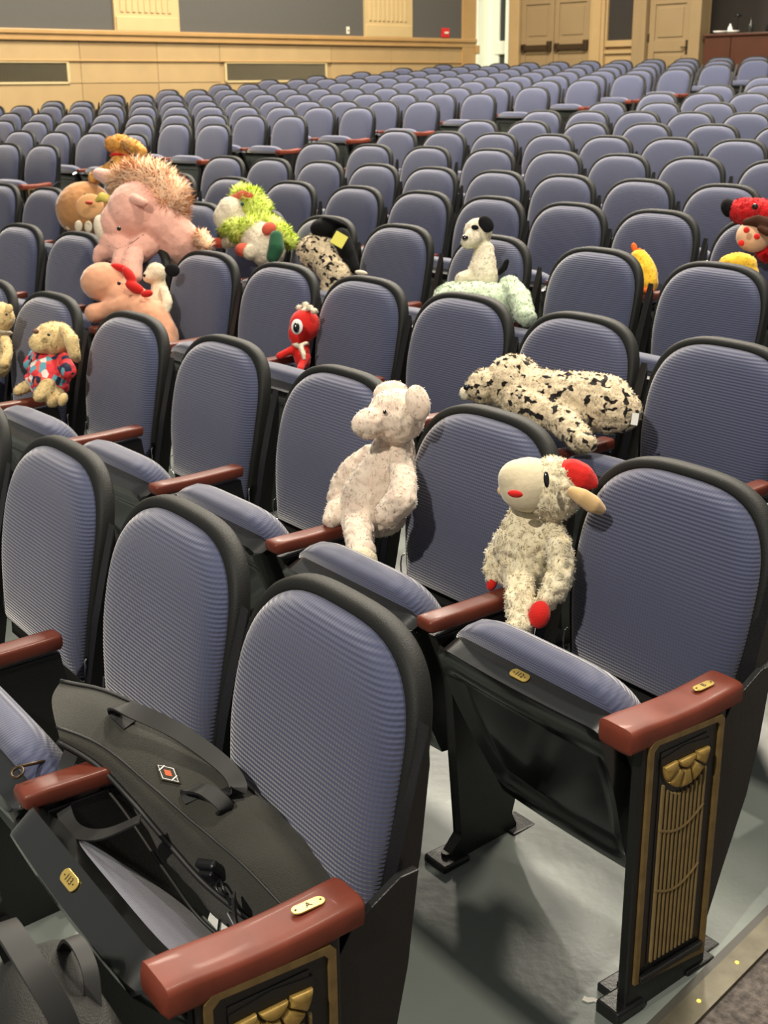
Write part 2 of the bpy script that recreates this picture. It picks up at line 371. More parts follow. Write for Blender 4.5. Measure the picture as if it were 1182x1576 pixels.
# double doors with push bars
for i, (a, b) in enumerate(((1.05, 1.785), (1.80, 2.58))):
    d = wp(M2, 'door_%d' % (i+1), [(a, b, -.1, -.055, 1.25, 3.9)], 'door_beige')
    wp(M2, 'stile', [(a, a+.1, -.056, -.035, 1.25, 3.9), (b-.1, b, -.056, -.035, 1.25, 3.9)], 'door_beige', d, .003)
    wp(M2, 'rail', [(a+.1, b-.1, -.056, -.035, 1.25, 1.5), (a+.1, b-.1, -.056, -.035, 2.12, 2.36), (a+.1, b-.1, -.056, -.035, 2.94, 3.06), (a+.1, b-.1, -.056, -.035, 3.75, 3.9)], 'door_beige', d, .003)
    wp(M2, 'panel', [(a+.16, b-.16, -.056, -.042, 2.42, 2.88)], 'door_beige', d, .006)
    wp(M2, 'panel', [(a+.16, b-.16, -.056, -.042, 1.56, 2.06)], 'door_beige', d, .006)
    wp(M2, 'panel', [(a+.16, b-.16, -.056, -.042, 3.12, 3.69)], 'door_beige', d, .006)
    wp(M2, 'push_bar', [(a+.05, b-.05, -.02, .02, 2.18, 2.27), (a+.03, a+.12, -.04, .02, 2.16, 2.29), (b-.12, b-.03, -.04, .02, 2.16, 2.33)], 'dark_bronze', d, .008)
cs = wp(M2, 'trim_3', [(.80, 1.03, -.1, .02, 1.2, 4.1), (2.6, 2.90, -.1, .02, 1.2, 4.1), (2.66, 2.84, -.1, .05, 1.2, 4.1), (1.03, 2.6, -.1, .02, 3.9, 4.1)], 'oak_panel', None, .008)
w2 = wp(M2, 'window_2', [(2.89, 3.50, -.1, -.03, 2.20, 2.30), (2.89, 2.93, -.1, -.03, 2.3, 4.1), (3.44, 3.50, -.1, -.03, 2.3, 4.1), (2.89, 3.5, -.1, -.06, 1.2, 2.1), (2.89, 3.5, -.1, -.02, 2.09, 2.15)], 'oak_panel', None, .005)
wp(M2, 'pane', [(2.92, 3.46, -.08, -.07, 2.29, 4.1)], 'hall_glass', w2)
cs = wp(M2, 'trim_4', [(3.49, 3.74, -.1, .04, 1.2, 4.1), (3.66, 3.76, -.1, .06, 1.2, 4.1), (4.58, 4.79, -.2, .05, 1.2, 4.1), (3.74, 4.6, -.1, .02, 3.9, 4.1)], 'door_beige', None, .008)
d = wp(M2, 'door_3', [(3.77, 4.57, -.1, -.055, 1.25, 3.9)], 'door_beige')
wp(M2, 'stile', [(3.77, 3.88, -.056, -.035, 1.25, 3.9), (4.46, 4.57, -.056, -.035, 1.25, 3.9)], 'door_beige', d, .003)
wp(M2, 'rail', [(3.88, 4.46, -.056, -.035, 1.25, 1.45), (3.88, 4.46, -.056, -.035, 2.1, 2.27), (3.88, 4.46, -.056, -.035, 2.82, 2.94), (3.88, 4.46, -.056, -.035, 3.75, 3.9)], 'door_beige', d, .003)
wp(M2, 'panel', [(3.93, 4.41, -.056, -.04, 2.32, 2.77)], 'door_beige', d, .008)
wp(M2, 'panel', [(3.93, 4.41, -.056, -.04, 1.5, 2.05)], 'door_beige', d, .008)
wp(M2, 'panel', [(3.93, 4.41, -.056, -.04, 2.99, 3.7)], 'door_beige', d, .008)
h_ = wp(M2, 'door_handle', [(4.485, 4.53, -.036, -.025, 2.05, 2.27), (4.42, 4.52, -.005, .012, 2.15, 2.17), (4.50, 4.52, -.03, .01, 2.15, 2.17)], 'dark_bronze', d, .004)
wp(M2, 'hinge', [(3.755, 3.785, -.04, -.015, 2.26, 2.38)], 'dark_bronze', d)
# control counter at the back right with odds and ends
v = wall_thing(M2, 'control_counter', 'dark reddish brown wooden counter at the back right behind the last rows', 'counter', 4.85, 0, 1.2)
for i, (a, b) in enumerate(((0, .47), (.475, 1.3), (1.305, 2.2))):
    bm = bmesh.new(); bx(bm, a+.004, b-.004, -.06, .0, -.05, 1.1, .006); put('front_panel', mesh_of(bm, 'front_panel', 'counter_brown', False), v)
bm = bmesh.new(); bx(bm, -.02, 2.2, -.7, .03, 1.1, 1.14, .01); put('countertop', mesh_of(bm, 'countertop', 'counter_brown', False), v)
def lathe(bm, prof, n=16, M=None):
    L = [[(r*math.cos(2*math.pi*k/n), r*math.sin(2*math.pi*k/n), z) for k in range(n)] for r, z in prof]
    if M: L = [[M @ Vector(q) for q in l] for l in L]
    loops(bm, L, True, True)
for x, l, sc_ in ((5.06, 'white crumpled paper plate at the left end of the brown counter', 1), (5.29, 'white shallow bowl on the brown counter beside the paper plate', .95)):
    bm = bmesh.new(); lathe(bm, [(.05, 0), (.09*sc_, .012), (.11*sc_, .035), (.104*sc_, .038), (.08*sc_, .018), (.03, .012)])
    v = wall_thing(M2, 'paper_plate' if sc_ == 1 else 'bowl', l, 'dishware', x, -.1, 2.345); put('dish', mesh_of(bm, 'dish', 'paper_white'), v)
for x, l, hh, m in ((5.20, 'small clear bottle with a dark cap between plate and bowl on the counter', .15, 'paper_white'), (5.56, 'tall dark bottle standing on the brown counter', .2, 'bottle_glass')):
    v = wall_thing(M2, 'bottle', l, 'bottle', x, -.16, 2.345)
    bm = bmesh.new(); lathe(bm, [(.03, 0), (.036, .01), (.036, hh*.55), (.014, hh*.78), (.013, hh*.95)]); put('bottle_body', mesh_of(bm, 'bottle_body', m), v)
    bm = bmesh.new(); lathe(bm, [(.016, hh*.93), (.016, hh+.01), (.008, hh+.012)]); put('cap', mesh_of(bm, 'cap', 'bottle_glass'), v)
v = wall_thing(M2, 'desk_lamp', 'little dark gooseneck lamp on the brown counter', 'lamp', 5.24, -.3, 2.345)
bm = bmesh.new(); lathe(bm, [(.05, 0), (.05, .012), (.01, .018)]); put('lamp_base', mesh_of(bm, 'lamp_base', 'bag_plastic'), v)
bm = bmesh.new(); tube(bm, [(0, 0, .01), (0, 0, .15), (.01, 0, .22), (.03, 0, .26)], .006, 6); put('neck', mesh_of(bm, 'neck', 'bag_plastic'), v)
bm = bmesh.new(); lathe(bm, [(.02, .29), (.06, .25), (.055, .25), (.018, .28)]); put('lamp_shade', mesh_of(bm, 'lamp_shade', 'bag_plastic'), v)
v = wall_thing(M2, 'equipment_case', 'black equipment case on the counter at the right picture edge', 'case', 5.99, -.2, 2.345)
bm = bmesh.new(); bx(bm, -.13, .3, -.12, .12, 0, .11, .01); put('case_body', mesh_of(bm, 'case_body', 'bag_plastic'), v)
bm = bmesh.new(); bx(bm, -.04, .2, -.1, .1, .11, .15, .01); bx(bm, 0, .04, -.05, .05, .15, .22, .005); put('lid', mesh_of(bm, 'lid', 'bag_plastic'), v)

# ------------------------------------------------------------------ theatre seat
LEAN = .2087; TL = math.tan(LEAN)
def YB(z): return .03*(z-.45)+.375*(z-.45)*abs(z-.45)   # the back curves away towards its top
def outl(inset, H0=.40, H1=.90, W=.241, n=40):
    """tombstone outline of the back, right bottom corner round to left bottom"""
    H0 += inset; H1 -= inset; sh = .21; pts = []
    def wid(z):
        t = max(0, min(1, (.66-z)/.26)); return W-.026*t*t*(3-2*t)-inset
    for i in range(9):
        z = H0+(H1-sh-H0)*i/9; pts.append((wid(z), z))
    for i in range(n+1):
        a = math.pi*i/n; c, s_ = math.cos(a), math.sin(a)
        pts.append(((W-inset)*math.copysign(abs(c)**.66, c), H1-sh+sh*abs(s_)**.66))
    for i in range(8, -1, -1):
        z = H0+(H1-sh-H0)*i/9; pts.append((-wid(z), z))
    return pts
def bl(inset, depth, H0=.40, curve=.0):
    return [(x, YB(z)+depth+curve*x*x, z) for x, z in outl(inset, H0)]
def shrink(loop, k, dy):
    c = sum((Vector(q) for q in loop), Vector())/len(loop)
    return [(c.x+(q[0]-c.x)*k, YB(c.z+(q[2]-c.z)*k)+dy, c.z+(q[2]-c.z)*k) for q in loop]
bm = bmesh.new()
loops(bm, [bl(.024, .002), bl(.017, -.010), bl(.013, -.012), bl(.004, -.010), bl(0, -.004), bl(0, .017), bl(.004, .024), bl(.02, .030)]+[shrink(bl(.02, 0), k_, .032) for k_ in (.9, .6, .3)], True, True)
ME_SHELL = mesh_of(bm, 'back_shell', 'black_shell', True, 50)
bm = bmesh.new()
l0 = bl(.030, 0, .425)
loops(bm, [bl(.018, .0, .425), bl(.0185, -.012, .425), bl(.023, -.022, .425)]+[shrink(bl(.023, 0, .425), k_, d_) for k_, d_ in ((.965, -.029), (.92, -.034), (.84, -.038), (.7, -.040), (.5, -.041), (.25, -.0415))], True, True)
ME_BACK = mesh_of(bm, 'backrest', 'blue_back_fabric')
# tip-up seat, built flat: hinge line at y=0, lip at y=-.385, upholstery on top
def pan_mesh():
    bm = bmesh.new(); nx, ny = 28, 26; g = []
    def sm(a, b, t): t = max(0, min(1, (t-a)/(b-a))); return t*t*(3-2*t)
    for j in range(ny+1):
        v_ = j/ny; row_ = []
        for i in range(nx+1):
            u_ = -1+2*i/nx; y = .01-.395*v_
            wd = .196+.042*sm(0, .75, v_)
            # rounded corners at the lip
            yy = y + (.03*max(0, (abs(u_)-.8)/.2)**2 if v_ > .97 else 0)
            rim = sm(.78, .92, abs(u_)); top = sm(.80, .88, v_); bot = 1-sm(.08, .16, v_)
            rec = (1-rim)*(1-top)*(1-bot)
            z = -.034-.026*math.sin(math.pi*min(1, .1+v_*.62))**.6*(1-.3*u_*u_)+.018*rec
            if abs(u_) > .93: z += .02*((abs(u_)-.93)/.07)**2
            if v_ > .96: z += .008*((v_-.96)/.04)**2
            row_.append(bm.verts.new((u_*wd, yy, z)))
        g.append(row_)
    for j in range(ny):
        for i in range(nx): bm.faces.new((g[j][i], g[j][i+1], g[j+1][i+1], g[j+1][i]))
    # wall up to the upholstery
    edge = [g[0][i] for i in range(nx+1)]+[g[j][nx] for j in range(1, ny+1)]+[g[ny][i] for i in range(nx-1, -1, -1)]+[g[j][0] for j in range(ny-1, 0, -1)]
    up = [bm.verts.new((v.co.x*1.0, v.co.y, .006)) for v in edge]; n = len(edge)
    for k in range(n): bm.faces.new((edge[k], edge[(k+1) % n], up[(k+1) % n], up[k]))
    bm.faces.new(up)
    return mesh_of(bm, 'seat_pan', 'black_gloss', True, 40)
ME_PAN = pan_mesh()
def cushion_mesh(th, over):
    bm = bmesh.new(); L = []
    prof = [(0, .002), (0.0, th*.35), (.006, th*.7), (.02, th*.93), (.045, th), (.1, th*1.04)]
    for ins, z in prof:
        l = []; n = 44; hw = .238-ins; y0 = -.002-ins*.6; y1 = -.385-over+ins; r = .055
        for k in range(n):
            a = 2*math.pi*k/n+math.pi/n; c, s_ = math.cos(a), math.sin(a)
            x = hw*math.copysign(abs(c)**.42, c); yc = (y0+y1)/2; y = yc+(y0-y1)/2*math.copysign(abs(s_)**.42, s_)
            l.append((x*(1-.12*max(0, (y+.2)/.2)), y, z))
        L.append(l)
    loops(bm, L, True, True); return mesh_of(bm, 'seat_cushion', 'blue_seat_fabric')
ME_CUSH = cushion_mesh(.075, .036); ME_CUSH_LOW = cushion_mesh(.006, -.02)
def standard_mesh():
    bm = bmesh.new()
    prism(bm, [(-.30, -.03), (-.30, .02), (-.265, .05), (-.30, .45), (-.345, .555), (-.09, .56), (-.075, .45), (-.035, .45), (-.005, .60), (.022, .70), (.050, .80), (.050, .74), (.034, .6), (.006, .46), (-.018, .34), (-.08, .19), (-.12, .05), (-.10, .02), (-.10, -.03)], 'x', -.014, .014, .003)
    bx(bm, -.035, .035, -.335, -.26, -.03, .012, .004); bx(bm, -.035, .035, -.13, -.06, -.03, .012, .004)
    tube(bm, [(0, -.30, .005), (0, -.30, .02)], .012, 8)
    return mesh_of(bm, 'standard', 'black_iron', False)
ME_STD = standard_mesh()
def arm_mesh(w, y0, y1, th, nose, m, name='armrest'):
    """wooden armrest: flat top, rounded edges, front end dips down into a nose"""
    bm = bmesh.new(); L = []; N_ = 14
    for i in range(N_+1):
        t = i/N_; y = y0+(y1-y0)*t
        top = .602-.010*math.sin(t*math.pi)*(1 if nose else .3)
        if nose: low = top-th-.016*max(0, 1-t/.3)**1.5+.0*t
        else: low = top-th
        e = 1.0
        if i == 0: e = .55
        elif i == 1: e = .92; y = y0+.006
        if i == N_: e = .75
        elif i == N_-1: y = y1-.006
        mid = (top+low)/2; hh = (top-low)/2*e; ww = w/2*(.8 if i in (0, N_) else 1)
        l = []
        for k in range(16):
            a = 2*math.pi*k/16+math.pi/16; c, s_ = math.cos(a), math.sin(a)
            l.append((ww*math.copysign(abs(c)**.38, c), y, mid+hh*math.copysign(abs(s_)**.38, s_)))
        L.append(l)
    loops(bm, L, True, True); return mesh_of(bm, name, m, True, 55)
ME_ARM = arm_mesh(.05, -.368, -.085, .032, False, 'mahogany')
ME_ARM_END = arm_mesh(.078, -.385, -.085, .042, True, 'worn_mahogany')
# decorative end panel
def end_panel_meshes():
    bm = bmesh.new(); bx(bm, -.022, .004, -.345, -.125, -.02, .575, .006)
    prism(bm, [(-.135, .05), (-.085, .20), (-.03, .34), (-.008, .45), (.012, .60), (-.02, .60), (-.10, .555), (-.135, .5)], 'x', -.018, -.004, .002)
    bx(bm, -.045, .012, -.375, -.30, -.025, .018, .006); bx(bm, -.03, .01, -.18, -.10, -.025, .014, .004)
    body = mesh_of(bm, 'end_panel', 'black_iron', False)
    bm = bmesh.new()   # raised gold line round the panel
    o_ = [(-.333, .062), (-.137, .042), (-.137, .545), (-.145, .555), (-.322, .562), (-.333, .552)]; w_ = .011
    cy = sum(q[0] for q in o_)/6; cz = .3
    i_ = [(q[0]+(w_ if q[0] < -.25 else -w_), q[1]+(w_ if q[1] < .3 else -w_)) for q in o_]
    A = [bm.verts.new((.004, *q)) for q in o_]; B = [bm.verts.new((.010, *q)) for q in o_]; C_ = [bm.verts.new((.010, *q)) for q in i_]; E_ = [bm.verts.new((.004, *q)) for q in i_]
    for P_, Q_ in ((A, B), (B, C_), (C_, E_)):
        for k in range(6): bm.faces.new((P_[k], P_[(k+1) % 6], Q_[(k+1) % 6], Q_[k]))
    line = mesh_of(bm, 'gold_border', 'dull_gold', False)
    bm = bmesh.new(); bx(bm, .003, .006, -.300, -.178, .09, .53, .001)
    ground = mesh_of(bm, 'inner_field', 'black_iron', False)
    # fan: centre and petals
    fc = (-.236, .506)
    def petal(a0, a1, r0, r1, n=5):
        bm = bmesh.new(); top = []; L = []
        o2 = [(fc[0]+r1*math.cos(a0+(a1-a0)*i/n), fc[1]+r1*math.sin(a0+(a1-a0)*i/n)) for i in range(n+1)]
        o1 = [(fc[0]+r0*math.cos(a1+(a0-a1)*i/n), fc[1]+r0*math.sin(a1+(a0-a1)*i/n)) for i in range(n+1)] if r0 > 0 else []
        P_ = o2+o1; cy = sum(q[0] for q in P_)/len(P_); cz = sum(q[1] for q in P_)/len(P_)
        def lo(k, x): return [(x, cy+(q[0]-cy)*k, cz+(q[1]-cz)*k) for q in P_]
        loops(bm, [lo(1, .005), lo(.98, .012), lo(.86, .0155), lo(.5, .0175)], False, True)
        return mesh_of(bm, 'petal', 'antique_gold', True, 50)
    pets = [petal(math.radians(180+a), math.radians(180+a+32), .026, .060) for a in (3, 38.5, 74, 109.5, 145)]
    hub = petal(math.radians(190), math.radians(350), 0, .022, 10)
    bm = bmesh.new()   # dark backing of the fan
    prism(bm, [(fc[0]+.064*math.cos(math.radians(a)), fc[1]+.064*math.sin(math.radians(a))) for a in range(180, 361, 12)]+[(fc[0]+.064, fc[1]+.012), (fc[0], fc[1]+.02), (fc[0]-.064, fc[1]+.012)], 'x', .003, .0075)
    bk = mesh_of(bm, 'fan_backing', 'black_iron', False)
    bars = bmesh.new()   # grille bars
    n = 11
    for i in range(n):
        y = -.292+.111*i/(n-1); top = fc[1]-.004-math.sqrt(max(.0, .066**2-(y-fc[0])**2))-.002
        bx(bars, .004, .011, y-.0022, y+.0022, .095+.0, top)
    bb = mesh_of(bars, 'grille_bars', 'grille_gold', False)
    ab = []
    for z0 in (.375, .25):
        bm = bmesh.new(); pts = [(.009, -.294+.0115*i, z0-.022*math.sin(math.pi*i/10)+.012*i/10) for i in range(11)]
        tube(bm, pts, .0035, 6); ab.append(mesh_of(bm, 'grille_band', 'dull_gold', False))
    bm = bmesh.new(); bx(bm, .003, .016, -.322, -.148, .062, .075, .003)
    lg = mesh_of(bm, 'lower_ledge', 'black_iron', False)
    return body, line, ground, pets, hub, bk, bb, ab, lg
EP = end_panel_meshes()
bm = bmesh.new()
for z0 in (0,): tube(bm, [(.0, -.004, .055), (.004, -.010, .05), (.006, -.012, .03), (.004, -.012, .008), (-.006, -.012, 0), (-.022, -.012, -.003)], .0022, 6)
ME_BRK = mesh_of(bm, 'hinge_bracket', 'chrome')
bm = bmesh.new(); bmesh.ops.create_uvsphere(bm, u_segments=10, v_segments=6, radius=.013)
ME_GLINT = mesh_of(bm, 'pan_glint', 'chrome')  # chrome bead made up to imitate a light glint on the glossy pan
def plate_mesh(w_, h_):
    bm = bmesh.new(); n = 24; L = []
    for k_, z in ((1, 0), (1, .0012), (.94, .002)):
        l = []
        for i in range(n):
            a = 2*math.pi*i/n; r = h_/2*k_; c = math.cos(a); l.append((math.copysign((w_-h_)/2, c)+r*c, r*math.sin(a), z))
        L.append(l)
    loops(bm, L, True, True); return mesh_of(bm, 'number_plate', 'brass', False)
ME_PLATE = plate_mesh(.038, .016)
def screws(w_):
    bm = bmesh.new()
    for s_ in (-1, 1):
        r = bmesh.ops.create_cone(bm, cap_ends=True, segments=8, radius1=.0014, radius2=.0012, depth=.001, matrix=Matrix.Translation((s_*w_/2, 0, .0024)))
    return mesh_of(bm, 'screw', 'dark_bronze', False)
ME_SCREW = screws(.029)

ORD = ['zeroth', 'first', 'second', 'third', 'fourth', 'fifth', 'sixth', 'seventh', 'eighth', 'ninth', 'tenth', 'eleventh', 'twelfth', 'thirteenth', 'fourteenth', 'fifteenth']
def nm(n): return ORD[n]
def make_seat(blk, row, i, nrow, x, y, z, rz, gap, label, group, pan_angle=68, first_vis=0):
    far = math.dist((x, y), (0, 0)) > 8.5
    t = thing('theatre_seat', label, 'theatre seat', (x, y, z), rz, group)
    put('back_shell', ME_SHELL, t); put('backrest', ME_BACK, t)
    low = pan_angle < 60
    pa = math.radians(-pan_angle)
    loc = (0, -.190, .222) if not low else (0, -.115, .30)
    pn = put('seat_pan', ME_PAN, t, loc, (pa, 0, 0))
    put('seat_cushion', ME_CUSH_LOW if low else ME_CUSH, t, loc, (pa, 0, 0))
    half = gap/2 if gap else .2775
    end = (i == 0)
    if end:
        xo = .287
        ep = put('end_panel', EP[0], t, (xo, 0, 0))
        if not far or row < 9:
            for me in (EP[1], EP[2], EP[5], EP[6], *EP[7], EP[8], EP[4]):
                o = put(me.name.split('.')[0], me, ep)
                if me is EP[6]: o['kind'] = 'stuff'
            for me in EP[3]: put('petal', me, ep)
        a_ = put('armrest', ME_ARM_END, t, (.258, 0, 0))
        put('standard', ME_STD, t, (.243, 0, 0))
    else:
        hx = half
        put('armrest', ME_ARM, t, (hx, 0, 0)); put('standard', ME_STD, t, (hx, 0, 0)); a_ = None
    if i == nrow-1 and (blk == 'n' and row >= 4 or blk == 'f'):
        put('armrest', ME_ARM, t, (-.278, 0, 0)); put('standard', ME_STD, t, (-.278, 0, 0))
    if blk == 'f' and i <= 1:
        for bx_ in (.17, -.19): put('pan_glint', ME_GLINT, t, (bx_, -.352, .548))  # added beads standing in for bright reflections on the pans, no real part
    if not far:
        put('hinge_bracket', ME_BRK, t, (.222, -.01+(.47-.45)*TL, .445))
        o = put('hinge_bracket', ME_BRK, t, (-.222, -.01+(.47-.45)*TL, .445)); o.scale = (-1, 1, 1)
    return t, pn, a_

